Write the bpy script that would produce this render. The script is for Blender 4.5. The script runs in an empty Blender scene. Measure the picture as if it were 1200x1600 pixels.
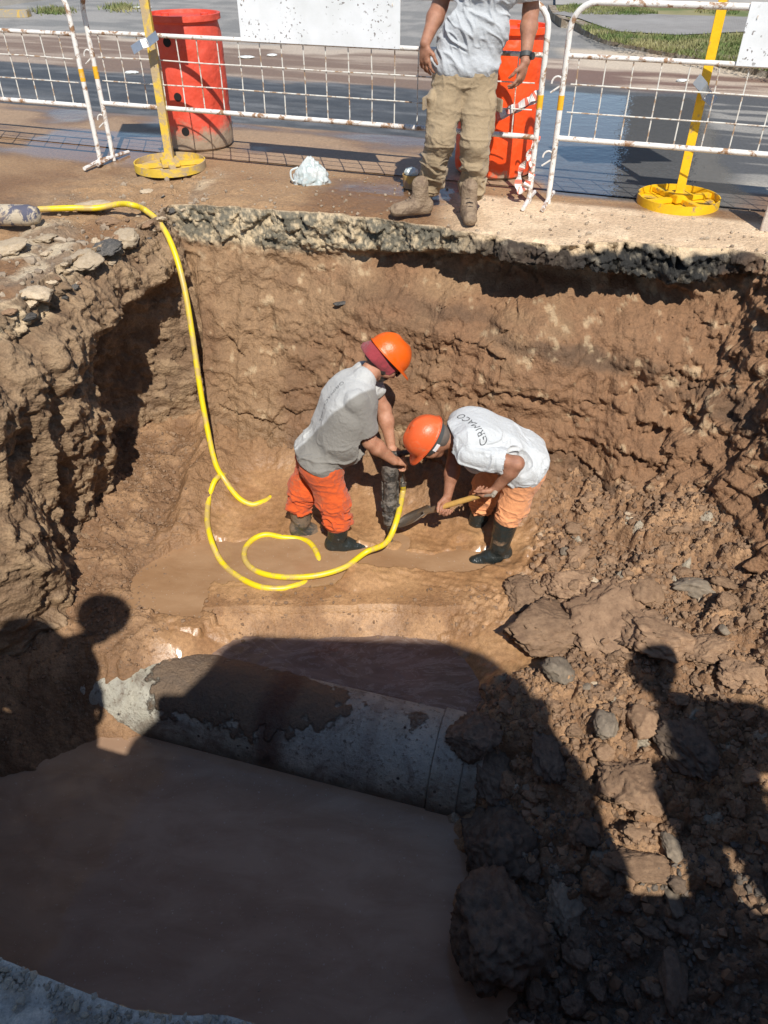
import bpy, bmesh, math, random
import numpy as np
from mathutils import Vector, Matrix, Euler
from mathutils.bvhtree import BVHTree

SC = bpy.context.scene
COL = SC.collection
PI = math.pi

# ------------------------------------------------------------------ camera
CAM_H = 1.55
PITCH = math.radians(38.3)          # looking down into the pit
cd = bpy.data.cameras.new('camera'); cam = bpy.data.objects.new('camera', cd); COL.objects.link(cam)
cam.location = (0, 0, CAM_H)
cam.rotation_euler = (math.radians(90) - PITCH, 0, 0)
cd.sensor_fit = 'VERTICAL'; cd.sensor_height = 24; cd.sensor_width = 18; cd.lens = 18.0
cd.clip_start = .05; cd.clip_end = 1500
SC.camera = cam

# ------------------------------------------------------------------ light
SUN_EL = math.radians(49)
AZ = math.radians(10)               # shadows fall 10 degrees left of straight ahead
w = bpy.data.worlds.new('World'); SC.world = w; w.use_nodes = True
nt = w.node_tree; nt.nodes.clear()
sky = nt.nodes.new('ShaderNodeTexSky'); sky.sky_type = 'NISHITA'; sky.sun_disc = False
sky.sun_elevation = SUN_EL; sky.sun_rotation = math.radians(180) - AZ
sky.air_density = 1.0; sky.dust_density = .1; sky.ozone_density = 2.2
bg = nt.nodes.new('ShaderNodeBackground'); bg.inputs[1].default_value = .10
wo = nt.nodes.new('ShaderNodeOutputWorld')
nt.links.new(sky.outputs[0], bg.inputs[0]); nt.links.new(bg.outputs[0], wo.inputs[0])
sd = bpy.data.lights.new('sun', 'SUN'); sd.energy = 5.0; sd.angle = math.radians(.5); sd.color = (1, .95, .87)
sun = bpy.data.objects.new('sun', sd); COL.objects.link(sun)
SUND = Vector((-math.sin(AZ)*math.cos(SUN_EL), math.cos(AZ)*math.cos(SUN_EL), -math.sin(SUN_EL)))
sun.rotation_euler = SUND.to_track_quat('-Z', 'Y').to_euler(); sun.location = -SUND*60
SC.view_settings.view_transform = 'Standard'; SC.view_settings.look = 'None'
SC.view_settings.exposure = 0.16; SC.view_settings.gamma = 1; SC.view_settings.use_curve_mapping = False
try:
    SC.cycles.max_bounces = 6; SC.cycles.diffuse_bounces = 3; SC.cycles.glossy_bounces = 3
except Exception: pass

# ------------------------------------------------------------------ layout helpers (photo measurements -> real places)
SP, CP = math.sin(PITCH), math.cos(PITCH)
def ray(u, v):
    x = (u-600)/1200.; y = (800-v)/1200.
    return Vector((x, CP + y*SP, -SP + y*CP))
def G(u, v, z=0.):                  # the point of the level plane z seen there
    r = ray(u, v); t = (z-CAM_H)/r.z
    return Vector((r.x*t, r.y*t, z))
def P(u, v, Y):                     # the point at distance Y seen there
    r = ray(u, v); t = Y/r.y
    return Vector((r.x*t, Y, CAM_H+r.z*t))

# ------------------------------------------------------------------ numeric noise
def _h(ix, iy, iz, seed):
    n = (ix.astype(np.int64)*374761393 + iy.astype(np.int64)*668265263 + iz.astype(np.int64)*2147483647 + seed*974634777) & 0xffffffff
    n = ((n ^ (n >> 13))*1274126177) & 0xffffffff
    n = ((n ^ (n >> 15))*2246822519) & 0xffffffff
    return ((n ^ (n >> 16)) & 0xffffff).astype(np.float32)/16777216.
def vn(p, seed=0):
    i = np.floor(p).astype(np.int64); f = (p-i).astype(np.float32); f = f*f*f*(f*(f*6-15)+10)
    x, y, z = i[:, 0], i[:, 1], i[:, 2]; r = 0
    for dx in (0, 1):
        wx = f[:, 0] if dx else 1-f[:, 0]
        for dy in (0, 1):
            wy = f[:, 1] if dy else 1-f[:, 1]
            for dz in (0, 1):
                wz = f[:, 2] if dz else 1-f[:, 2]
                r = r + wx*wy*wz*_h(x+dx, y+dy, z+dz, seed)
    return r*2-1
def fbm(p, sc, oct=4, seed=0, gain=.5, ridge=False):
    p = np.asarray(p, dtype=np.float64)/sc; a = 1; s = 0; t = 0
    for k in range(oct):
        n = vn(p+13.7*k, seed+k)
        if ridge: n = 1-2*np.abs(n)
        s = s+a*n; t += a; a *= gain; p = p*2.03
    return s/t
def worley(p, sc, seed=0, dim=3):
    p = np.asarray(p, dtype=np.float64)/sc; i = np.floor(p).astype(np.int64)
    f1 = np.full(len(p), 9., np.float32); f2 = f1.copy(); cid = np.zeros(len(p), np.float32)
    rz = (-1, 0, 1) if dim == 3 else (0,)
    for dx in (-1, 0, 1):
        for dy in (-1, 0, 1):
            for dz in rz:
                c = i+np.array((dx, dy, dz)); a, b, e = c[:, 0], c[:, 1], c[:, 2]
                qx = a+_h(a, b, e, seed)-p[:, 0]; qy = b+_h(a, b, e, seed+7)-p[:, 1]
                d = qx*qx+qy*qy
                if dim == 3:
                    qz = e+_h(a, b, e, seed+13)-p[:, 2]; d = d+qz*qz
                d = np.sqrt(d).astype(np.float32)
                m = d < f1
                f2 = np.where(m, f1, np.minimum(f2, d)); cid = np.where(m, _h(a, b, e, seed+29), cid); f1 = np.where(m, d, f1)
    return f1, f2, cid
def sst(a, b, x):
    t = np.clip((x-a)/(b-a), 0, 1); return t*t*(3-2*t)
def mix(a, b, t):
    t = np.asarray(t)[..., None]; return np.asarray(a)*(1-t)+np.asarray(b)*t

# ------------------------------------------------------------------ object helpers
def link(name, me, parent=None, mat=None, loc=None):
    o = bpy.data.objects.new(name, me); COL.objects.link(o)
    if parent is not None: o.parent = parent
    if mat is not None and me is not None and not me.materials: me.materials.append(mat)
    if loc is not None: o.location = loc
    return o
def tag(o, label=None, cat=None, group=None, kind=None):
    if label: o['label'] = label
    if cat: o['category'] = cat
    if group: o['group'] = group
    if kind: o['kind'] = kind
    return o
def empty(name, loc=(0, 0, 0), rz=0., label=None, cat=None, group=None):
    o = bpy.data.objects.new(name, None); COL.objects.link(o); o.location = loc; o.rotation_euler.z = rz; o.empty_display_size = .1
    return tag(o, label, cat, group)
def mesh_np(name, V, F, smooth=True, cols=None):
    me = bpy.data.meshes.new(name); V = np.asarray(V, np.float32); F = np.asarray(F, np.int32)
    me.vertices.add(len(V)); me.vertices.foreach_set('co', V.ravel())
    k = F.shape[1]; me.loops.add(F.size); me.loops.foreach_set('vertex_index', F.ravel())
    me.polygons.add(len(F)); me.polygons.foreach_set('loop_start', np.arange(0, F.size, k, dtype=np.int32))
    me.polygons.foreach_set('loop_total', np.full(len(F), k, np.int32))
    me.polygons.foreach_set('use_smooth', np.full(len(F), smooth, bool))
    me.update(calc_edges=True)
    if cols is not None:
        a = me.attributes.new('Col', 'FLOAT_COLOR', 'POINT'); a.data.foreach_set('color', np.asarray(cols, np.float32).ravel())
    return me
def grid_faces(n, m, closed=False):
    i = np.arange(n if closed else n-1)[:, None]; j = np.arange(m-1)[None, :]
    a = i*m+j; b = ((i+1) % n)*m+j
    return np.stack([a, b, b+1, a+1], -1).reshape(-1, 4)

class MB:                            # collects simple solids, built as ONE mesh
    def __init__(s): s.v = []; s.f = []
    def add(s, v, f):
        o = len(s.v); s.v += [tuple(q) for q in v]; s.f += [tuple(i+o for i in g) for g in f]; return s
    def box(s, c, size, R=None):
        h = [q/2 for q in size]; v = [Vector((x*h[0], y*h[1], z*h[2])) for x in (-1, 1) for y in (-1, 1) for z in (-1, 1)]
        if R is not None: v = [R @ q for q in v]
        c = Vector(c)
        return s.add([q+c for q in v], [(0, 1, 3, 2), (4, 6, 7, 5), (0, 4, 5, 1), (2, 3, 7, 6), (0, 2, 6, 4), (1, 5, 7, 3)])
    def tube(s, pts, r, n=10, cap=True):
        pts = [Vector(p) for p in pts]; rs = r if isinstance(r, (list, tuple)) else [r]*len(pts)
        t = (pts[1]-pts[0]).normalized(); a = t.orthogonal().normalized(); V = []; F = []
        for i, p in enumerate(pts):
            t2 = (pts[min(i+1, len(pts)-1)]-pts[max(i-1, 0)]).normalized()
            a = (a-t2*a.dot(t2)).normalized(); b = t2.cross(a)
            for k in range(n):
                q = 2*PI*k/n; V.append(p+(a*math.cos(q)+b*math.sin(q))*rs[i])
        for i in range(len(pts)-1):
            for k in range(n): F.append((i*n+k, i*n+(k+1) % n, (i+1)*n+(k+1) % n, (i+1)*n+k))
        if cap: F.append(tuple(range(n-1, -1, -1))); F.append(tuple((len(pts)-1)*n+k for k in range(n)))
        return s.add(V, F)
    def lathe(s, prof, c=(0, 0, 0), n=32, R=None):
        V = []; F = []; c = Vector(c)
        for r, z in prof:
            for k in range(n):
                q = 2*PI*k/n; v = Vector((r*math.cos(q), r*math.sin(q), z)); V.append((R @ v if R is not None else v)+c)
        for i in range(len(prof)-1):
            for k in range(n): F.append((i*n+k, i*n+(k+1) % n, (i+1)*n+(k+1) % n, (i+1)*n+k))
        return s.add(V, F)
    def build(s, name, mat, parent=None, smooth=False, bevel=0., angle=None):
        me = bpy.data.meshes.new(name); me.from_pydata([tuple(q) for q in s.v], [], s.f); me.update()
        bm = bmesh.new(); bm.from_mesh(me); bmesh.ops.recalc_face_normals(bm, faces=bm.faces)
        if bevel: bmesh.ops.bevel(bm, geom=bm.edges[:], offset=bevel, segments=2, affect='EDGES', clamp_overlap=True)
        for f in bm.faces: f.smooth = smooth
        if smooth:
            for e in bm.edges:
                if len(e.link_faces) == 2 and e.calc_face_angle(0) > math.radians(angle or 40): e.smooth = False
        bm.to_mesh(me); bm.free()
        return link(name, me, parent, mat)
def catmull(pts, n=8):
    pts = [Vector(p) for p in pts]; P_ = [pts[0]*2-pts[1]]+pts+[pts[-1]*2-pts[-2]]; out = []
    for i in range(1, len(P_)-2):
        a, b, c, d = P_[i-1:i+3]
        for k in range(n):
            t = k/n; out.append(.5*((2*b)+(c-a)*t+(2*a-5*b+4*c-d)*t*t+(3*b-a-3*c+d)*t**3))
    out.append(pts[-1]); return out

# ------------------------------------------------------------------ materials
class N:                             # tiny node helper
    def __init__(s, name):
        s.m = bpy.data.materials.new(name); s.m.use_nodes = True; s.t = s.m.node_tree; s.b = s.t.nodes['Principled BSDF']
        s.tc = s.t.nodes.new('ShaderNodeTexCoord')
    def node(s, typ, **k):
        n = s.t.nodes.new(typ)
        for a, b in k.items(): setattr(n, a, b)
        return n
    def l(s, a, b): s.t.links.new(a, b)
    def noise(s, scale, detail=4, rough=.6, coord='Object', dist=0., vec=None):
        n = s.node('ShaderNodeTexNoise'); n.inputs['Scale'].default_value = scale; n.inputs['Detail'].default_value = detail
        n.inputs['Roughness'].default_value = rough; n.inputs['Distortion'].default_value = dist
        s.l(vec or s.tc.outputs[coord], n.inputs['Vector']); return n.outputs['Fac']
    def ramp(s, fac, stops, interp='LINEAR'):
        r = s.node('ShaderNodeValToRGB'); r.color_ramp.interpolation = interp; e = r.color_ramp.elements
        while len(e) < len(stops): e.new(.5)
        for q, (p, c) in zip(e, stops):
            q.position = p; q.color = (c, c, c, 1) if isinstance(c, (int, float)) else (*c, 1)
        s.l(fac, r.inputs[0]); return r.outputs[0]
    def mixc(s, fac, a, b, mode='MIX'):
        m = s.node('ShaderNodeMix', data_type='RGBA', blend_type=mode)
        for k, q in ((0, fac), (6, a), (7, b)):
            if isinstance(q, (int, float)): m.inputs[k].default_value = q
            elif isinstance(q, tuple): m.inputs[k].default_value = (*q, 1) if len(q) == 3 else q
            else: s.l(q, m.inputs[k])
        return m.outputs[2]
    def math(s, op, a, b=0.):
        m = s.node('ShaderNodeMath', operation=op)
        for k, q in ((0, a), (1, b)):
            if isinstance(q, (int, float)): m.inputs[k].default_value = q
            else: s.l(q, m.inputs[k])
        return m.outputs[0]
    def bump(s, h, dist, strength=1.):
        b = s.node('ShaderNodeBump'); b.inputs['Distance'].default_value = dist; b.inputs['Strength'].default_value = strength
        s.l(h, b.inputs['Height'])
        if s.b.inputs['Normal'].is_linked:
            s.l(s.b.inputs['Normal'].links[0].from_socket, b.inputs['Normal'])
        s.l(b.outputs[0], s.b.inputs['Normal'])
    def col(s, c):
        if isinstance(c, tuple): s.b.inputs['Base Color'].default_value = (*c, 1)
        else: s.l(c, s.b.inputs['Base Color'])
    def set(s, **k):
        for a, b in k.items():
            i = s.b.inputs[a.replace('_', ' ')]
            if isinstance(b, (int, float)): i.default_value = b
            else: s.l(b, i)
        return s
MATS = {}
def simple(name, c, rough=.6, metal=0., var=.15, dirt=None, dirt_amt=.5, scale=14., bump=0., bscale=60., spec=None, coat=0.):
    if name in MATS: return MATS[name]
    m = N(name); f = m.noise(scale, 5, .65)
    base = m.mixc(m.ramp(f, [(.3, 0.), (.7, 1.)]), tuple(q*(1-var) for q in c), tuple(min(1, q*(1+var)) for q in c))
    if dirt:
        g = m.noise(scale*.55, 8, .7, dist=.4); lo = 1-dirt_amt
        base = m.mixc(m.ramp(g, [(lo*.62+.12, 0.), (lo*.62+.2, 1.)]), base, dirt)
    m.col(base); m.set(Roughness=rough, Metallic=metal)
    if spec is not None: m.set(Specular_IOR_Level=spec)
    if coat: m.set(Coat_Weight=coat)
    if bump: m.bump(m.noise(bscale, 4, .6), bump)
    MATS[name] = m.m; return m.m

def soil_mat(name, grit=.003, wet=False):
    m = N(name); a = m.node('ShaderNodeAttribute', attribute_name='Col')
    n1 = m.noise(38, 7, .72); n2 = m.noise(210, 4, .7)
    f = m.mixc(1., m.ramp(n1, [(.3, .80), (.7, 1.42)]), m.ramp(n2, [(.3, .78), (.7, 1.28)]), 'MULTIPLY')
    cc = m.mixc(1., a.outputs['Color'], f, 'MULTIPLY')
    if not wet: cc = m.mixc(1., cc, (1.02, .965, .86), 'MULTIPLY')      # iron-rich, warm soil
    m.col(cc)
    m.l(a.outputs['Alpha'], m.b.inputs['Roughness'])
    m.set(Specular_IOR_Level=.9 if wet else .5)
    dry = m.ramp(a.outputs['Alpha'], [(.2, .0), (.75, 1.)])
    vo = m.node('ShaderNodeTexVoronoi'); vo.inputs['Scale'].default_value = 62; m.l(m.tc.outputs['Object'], vo.inputs['Vector'])
    h = m.math('SUBTRACT', m.math('ADD', m.math('MULTIPLY', n2, .5), n1), m.math('MULTIPLY', vo.outputs['Distance'], .8))
    m.bump(m.math('MULTIPLY', h, dry), grit*2.2)
    if wet: m.bump(m.noise(7, 4, .6), .004)
    MATS[name] = m.m; return m.m
# ================================================================== THE PIT AND THE GROUND
# edge of the pit: (x, y, lean of the wall, undercut, asphalt band height, roughness)
EC = [
 (-1.336, 5.26, .72, .0, .22, 1.), (-.95, 5.20, .66, .02, .24, 1.), (-.5, 5.12, .60, .06, .24, 1.), (0., 5.01, .58, .14, .22, 1.),
 (.45, 4.80, .58, .24, .17, 1.1), (.94, 4.56, .62, .38, .15, 1.4), (1.35, 4.55, .80, .28, .20, 1.6), (1.75, 4.47, .95, .22, .22, 1.6), (2.12, 4.36, 1.0, .10, .12, 1.2),
 (2.30, 4.05, .9, .0, .05, 1.3), (2.5, 3.4, .75, .0, .05, 1.2), (2.66, 2.5, .6, .0, .05, 1.), (2.75, 1.5, .4, .0, .05, 1.), (2.6, .6, .2, .0, .05, 1.), (2.2, .1, .1, .0, .1, 1.),
 (1.5, .07, .05, .0, .1, 1.), (.9, .10, .05, .0, .1, .5), (.4, .20, .05, .0, .1, .5), (0., .38, .05, .0, .1, .35), (-.237, .504, .03, .0, .12, .3), (-.45, .53, .03, .0, .12, .3),
 (-.72, .61, .03, .0, .12, .3), (-1.1, .70, .05, .0, .1, .5), (-1.6, .9, .1, .0, .1, 1.), (-2.1, 1.35, .1, .0, .1, 1.), (-2.3, 2.2, .05, .0, .1, 1.2), (-2.14, 3.0, .0, .0, .12, 1.3),
 (-1.95, 3.66, .0, .0, .14, 1.5), (-1.75, 4.29, .05, .0, .12, 1.5), (-1.57, 4.84, .1, .0, .1, 1.3), (-1.46, 5.14, .3, .0, .12, 1.1)]
def resample(C, fine):
    C = np.array(C); n = len(C); out = []
    for i in range(n):
        a, b, c, d = C[(i-1) % n], C[i], C[(i+1) % n], C[(i+2) % n]
        L = np.linalg.norm((c-b)[:2]); mid = (b+c)/2
        st = fine if (mid[1] > 2.6 and mid[0] < 2.6) or (mid[1] < .8 and mid[0] < .1 and mid[0] > -1.2) else .03
        k = max(2, int(L/st)); t = np.arange(k)[:, None]/k
        out.append(.5*((2*b)+(c-a)*t+(2*a-5*b+4*c-d)*t*t+(3*b-a-3*c+d)*t**3))
    return np.concatenate(out)
E = resample(EC, .0085); NE = len(E)
EX, EY = E[:, 0], E[:, 1]
tan = np.roll(E[:, :2], -6, 0)-np.roll(E[:, :2], 6, 0)
for _ in range(3): tan = (np.roll(tan, 9, 0)+tan+np.roll(tan, -9, 0))
tan /= np.linalg.norm(tan, axis=1)[:, None]+1e-9
nin = np.stack([tan[:, 1], -tan[:, 0]], 1)      # clockwise loop -> inward normal
if ((np.array((.2, 2.8))-E[:, :2])*nin).sum() < 0: nin = -nin
# ragged edge
q = np.stack([EX, EY, 0*EX], 1)
rag = (fbm(q, .5, 5, 3)*.06+fbm(q, .09, 3, 5)*.034)*(1-.55*sst(1.2, .8, EY))*np.clip(E[:, 5], 0, 1.3)
EX = EX+nin[:, 0]*rag; EY = EY+nin[:, 1]*rag

def soil_color(p, d, side):
    """albedo of the pit wall at p, d below the lip; strata, pale lime spots, damp streaks"""
    n1 = fbm(p, .45, 4, 21); n2 = fbm(p, .07, 4, 22); n3 = fbm(p*np.array((1, 1, 2.2)), .22, 4, 23)
    red = np.array((.212, .118, .066)); tanc = np.array((.250, .160, .094)); brn = np.array((.170, .100, .057)); drk = np.array((.085, .055, .036)); pale = np.array((.44, .35, .24))
    c = mix(brn, tanc, sst(-.3, .35, n1+.35*n3+.25*(1-sst(.5, 1.1, d))))
    c = mix(c, red, sst(-.25, .3, -n1*.4+n3*.5+(p[:, 0]-.1)*.35-.1*np.abs(d-.9))*.85)
    st = sst(.28, .5, np.sin((p[:, 2]*1.0+.10*p[:, 0]+n1*.12)*9.5)*.5+.2*n3-.05)*sst(-.6, .9, p[:, 0])
    c = mix(c, drk, st*.8)
    c = mix(c, pale, sst(.34, .55, n2+.25*n1)*.55*(d < 1.3))
    return c*(1+.16*n2[:, None])

# ---- wall sheet
dd = np.concatenate([np.linspace(0, .30, 32)[:-1], np.linspace(.30, 2.5, 205)]); ND = len(dd)
S = np.repeat(np.arange(NE), ND); D = np.tile(dd, NE)
lean, cave, slab, rgh = (E[S, k] for k in (2, 3, 4, 5))
ex, ey, nx, ny = EX[S], EY[S], nin[S, 0], nin[S, 1]
far = sst(3.9, 4.3, ey)*sst(-1.5, -1.3, ex); left = sst(-1.35, -1.5, ex)*sst(2.2, 2.8, ey)
q0 = np.stack([ex, ey, -D], 1)
off = lean*(D/1.65)**1.25
wob = fbm(q0, .6, 3, 31)
off += -cave*sst(slab*.8, slab*1.25, D)*(1-sst(.30, .62, D+.10*wob)) + cave*.22*(1-sst(slab*.7, slab*1.1, D))
# face bellies in and out
off += wob*.10*sst(.1, .5, D)
# left wall: bulging crumbly upper part, hollow beyond it
off += left*(.16*np.exp(-((ey-3.7)/.42)**2)*np.exp(-((D-.75)/.45)**2)+.20*np.exp(-((ey-3.15)/.25)**2)*sst(.6, 1.4, D)
             +.10*np.exp(-((D-.3)/.25)**2) - .44*np.exp(-((ey-4.55)/.48)**2)*sst(.32, .62, D+.25*wob)
             +.14*np.exp(-((ey-4.05)/.09)**2)*sst(.3, .9, D)*(1-sst(1.2, 1.6, D)))
fin = fbm(q0*np.array((1, 1, .35)), .28, 4, 33, ridge=True)
off += left*fin*.085*sst(.05, .4, D)
q = np.stack([ex+nx*off, ey+ny*off, -D], 1)
lay = fbm(q@np.array(((.9, .1, .5), (0, 1, 0), (-.6, 0, 1.9))), .26, 5, 35, ridge=True)
med = fbm(q, .13, 5, 37, gain=.6); f1, f2, cid = worley(q+.02*med[:, None], .085, 41)
g1, g2, gid = worley(q, .032, 43)
chunk = (1-f1)*.5+(cid-.5)
asph = (1-sst(slab*.85, slab*1.15, D+.05*med))
rt_ = sst(.9, 2.1, ex)*(1-left); k1, k2, ki = worley(q*np.array((1, 1, 1.5))+.10*np.stack([fbm(q, .3, 3, 45), fbm(q, .3, 3, 46), fbm(q, .3, 3, 47)], 1), .36, 48)
fine = fbm(q, .05, 4, 49, .65, True)
disp = lay*.040*(1-left*.5)+med*(.028+.02*rt_+.01*left)+chunk*.020*(.35+.9*left+1.2*rt_)+(1-g1)*.012*(.3+.7*rt_+.5*left)+fine*.009+(ki-.5)*.036*(1-left)-.032*sst(.035, 0, k2-k1)*sst(-.05, .25, fbm(q, .6, 2, 50))*(1-left)
disp = disp*(1-asph)+asph*(med*.045+(.5-g1)*.030+(cid-.5)*.055+fine*.014)
sm = sst(.15, .45, fbm(q, .55, 2, 51))*far*(1-asph)        # patches smoothed by the bucket
disp = disp*(1-.5*sm)+.0045*np.sin((q[:, 0]*.75-q[:, 2]*1.0+.02*med)*62)*sm
disp *= rgh*sst(-.002, .05, D)
cr = sst(.06, .0, f2-f1)*sst(.1, .4, fbm(q, .4, 2, 55)); disp -= cr*.018*(1-asph)
pz = -D+med*.012*sst(0, .05, D)+lay*.01*sst(0, .05, D)
V = np.stack([ex+nx*(off+disp), ey+ny*(off+disp), pz], 1)
WC = soil_color(V, D, None)*.93
grey = mix((.115, .108, .088), (.46, .38, .27), sst(-.22, .36, fbm(V, .028, 4, 61, .7)+.5*fbm(V, .25, 3, 62)))
blk = mix((.016, .016, .016), (.17, .155, .13), sst(.05, .5, fbm(V, .05, 4, 63)))
ga = mix(grey, (1, 1, 1), 0*D)
ga = mix(grey, blk, sst(.25, .8, ex))
leftgrey = mix(mix((.17, .125, .085), (.52, .43, .31), sst(.0, .3, fbm(V, .22, 5, 64, .65))), (.06, .052, .044), sst(.1, .35, fbm(V, .3, 3, 66)))
ga = mix(ga, leftgrey, left)
WC = mix(WC, ga, asph*sst(.0, .2, slab))
toe = far*sst(slab, slab+.03, D)*(1-sst(slab+.05, slab+.16, D+.06*med))*sst(.0, .3, fbm(V, .15, 3, 67))
WC = mix(WC, (.42, .33, .23), toe*.6)
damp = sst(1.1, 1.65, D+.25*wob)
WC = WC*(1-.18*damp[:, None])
lft = left*(1-asph); WC = mix(WC, mix((.150, .100, .064), (.265, .188, .122), sst(-.2, .4, med+.5*chunk)), lft*.85)
topd = np.where(ex > .3, sst(.040, .012, D+.03*med+.05*fbm(q0, .16, 3, 69)), sst(.012, .0, D)); WC = mix(WC, mix((.40, .31, .22), (.52, .41, .29), sst(.2, .5, ex)), topd)
rgw = .82-.2*damp
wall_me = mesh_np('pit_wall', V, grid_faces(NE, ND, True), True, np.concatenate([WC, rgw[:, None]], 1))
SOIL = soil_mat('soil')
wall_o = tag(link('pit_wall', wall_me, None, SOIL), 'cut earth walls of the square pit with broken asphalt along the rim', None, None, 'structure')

# ---- ground outside, as rings round the pit
EX, EY = V[::ND, 0].copy(), V[::ND, 1].copy()
R0 = np.concatenate([np.linspace(0, .9, 70)[:-1], .9+np.geomspace(.02, 3.6, 60)-.02, np.geomspace(5, 420, 18)]); NR = len(R0)
cen = np.array((.2, 2.8)); od = np.stack([EX, EY], 1)-cen; od /= np.linalg.norm(od, axis=1)[:, None]
kk = max(9, 9)
sm_n = -nin.copy()
for _ in range(60): sm_n = (np.roll(sm_n, 5, 0)+sm_n+np.roll(sm_n, -5, 0))/3
rr = R0[None, :, None]; bl = sst(.0, 1.2, rr)
dirs = sm_n[:, None, :]*(1-bl)*.6+od[:, None, :]*(.4+.6*bl); dirs = dirs/np.linalg.norm(dirs, axis=2, keepdims=True)
XY = np.stack([EX, EY], 1)[:, None, :]+dirs*rr
gx, gy = XY[..., 0].ravel(), XY[..., 1].ravel(); gr = np.tile(R0, NE)
WF = .333*gx+.943*gy                   # distance square to the fence line
def street_col(x, y):
    """colour and roughness of the street surface; bands run parallel to the fence"""
    p = np.stack([x, y, 0*x], 1); wv = .333*x+.943*y; tv = .943*x-.333*y
    ps = np.stack([tv*.35, wv, 0*x], 1)
    a = fbm(p, .9, 4, 71); b = fbm(ps, .35, 4, 72); e = fbm(p, .12, 3, 73); st = fbm(np.stack([tv*.12, wv, 0*x], 1), .16, 4, 74)
    mud = mix((.175, .100, .054), (.29, .19, .112), sst(-.3, .4, a+.5*b)); sand = mix((.50, .385, .28), (.60, .48, .36), sst(-.3, .3, e+a))
    wetm = mix((.12, .068, .038), (.20, .122, .07), sst(-.3, .3, b))
    asf = mix((.050, .052, .055), (.095, .095, .095), sst(-.2, .4, st+.3*e)); gry = mix((.17, .165, .155), (.26, .245, .225), sst(-.3, .3, b+.4*e))
    con = mix((.36, .32, .26), (.46, .42, .35), sst(-.3, .3, e))
    c = mud.copy(); r = np.full(len(x), .7)
    # wet mud strip between pit and fence (left and middle), pale sand slab on the right
    wet = sst(.15, -.25, a*.5+b*.5)*sst(4.9, 5.3, wv)*sst(.6, .2, tv+.2*a); c = mix(c, wetm, wet); r = r-.52*wet
    s = sst(-.9, -.3, tv+.3*a+ (5.0-wv)*.9)*sst(5.45, 5.2, wv+.10*b)*sst(-2.2, -1.6, tv); c = mix(c, sand, s); r = np.where(s > .5, .9, r)
    s = sst(.2, .6, x+.2*a)*sst(5.42, 5.28, wv+.08*b); c = mix(c, sand, s); r = np.where(s > .5, .92, r)
    # gutter of pale concrete
    g = sst(5.98, 6.03, wv+.03*e)*sst(6.62, 6.55, wv+.05*b)*sst(-1.55, -1.3, tv+.3*b); c = mix(c, con, g); r = r*(1-g)+.85*g
    # dark asphalt, brown slurry, grey road
    t0 = 6.58+.15*sst(-1.2, -2., tv)
    k = sst(t0, t0+.06, wv+.10*b); asf = asf*(.8+.5*sst(-.2, .5, fbm(ps, .09, 3, 79)))[:, None]; c = mix(c, asf, k); r = r*(1-k)+.62*k
    k = sst(8.75, 9.0, wv+.35*a+.25*b); m2 = mix((.18, .115, .075), (.33, .25, .185), sst(-.1, .5, st)); c = mix(c, m2, k); r = r*(1-k)+.6*k
    k = sst(10.9, 11.15, wv+.5*a+.2*b); c = mix(c, (.42, .34, .26), k)
    k = sst(11.25, 11.6, wv+.4*a); c = mix(c, gry, k); r = r*(1-k)+.8*k
    # right: puddle, wet asphalt, pale patched concrete
    rt = sst(1.05, 1.25, x-.0*wv+.1*a)
    k = rt*sst(6.0, 6.4, wv)*sst(10.6, 10.2, wv+.3*a)
    patch = sst(-.1, .15, st*1.2+.25*np.sin(wv*3.1+1.)); ra = mix((.075, .075, .075), (.25, .235, .21), patch*sst(2.2, 2.8, x)); c = mix(c, ra, k); r = r*(1-k)+.6*k
    k = rt*sst(9.5, 9.8, wv+.25*a)*sst(11.6, 11.2, wv); c = mix(c, mix((.17, .10, .07), (.42, .33, .25), sst(-.1, .5, st+.2*a)), k)
    k = sst(2.2, 2.6, x)*sst(10.7, 11., wv+.15*a)*sst(12.6, 12.2, wv); c = mix(c, (.46, .38, .29), k); r = r*(1-k)+.85*k
    pd = sst(1.02, 1.2, x+.08*e+.02*(wv-6))*sst(2.75, 2.5, x+.3*a-.22*(wv-7))*sst(5.5, 5.62, wv+.06*b)*sst(9.6, 9.2, wv+.4*a+.3*b)
    c = mix(c, (.095, .095, .095), pd); r = r*(1-pd)+.03*pd
    # wet film near the fence at the left
    pl = sst(.05, .35, fbm(ps, .5, 3, 77))*sst(5.0, 5.35, wv)*sst(6.3, 6.0, wv)*sst(.9, .5, x); c = mix(c, (.20, .125, .08), pl); r = r*(1-pl)+.06*pl
    return c, np.clip(r, .03, 1)
gq = np.stack([gx, gy, 0*gx], 1)
near = sst(2.2, .2, gr)
hz = fbm(gq, .35, 4, 81)*.022*near+fbm(gq, .08, 4, 82)*.010*near
flatr = sst(.25, .75, gx)*(gy > 3)      # slab on the right is smooth
hz *= 1-.65*flatr
ww = .333*gx+.943*gy
lf = sst(-1.0, -1.45, gx)*sst(1.6, .1, gr)*(gy > 2)
c1, c2, cid2 = worley(gq, .16, 85, 2)
hz += lf*((cid2-.45)*.06*sst(.9, .2, c1)+fbm(gq, .25, 4, 86)*.05-.04)
hz += (-.02+.03*fbm(gq, .05, 3, 87))*sst(.14, .03, gr)*(1-flatr*.5)
hz[gr > 4.6] = 0
hz = np.where((ww > 5.15)&(gy > 2), np.minimum(hz*.35, .004), hz)
hz = hz*sst(0, .05, gr)
GC, GRr = street_col(gx, gy)
nearc = mix((.36, .35, .35), (.50, .48, .46), sst(-.3, .3, fbm(gq, .2, 4, 88)))
r1, r2, ri = worley(gq+.05*np.stack([fbm(gq, .1, 3, 121), fbm(gq, .1, 3, 122), 0*gx], 1), .13, 123, 2)
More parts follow.
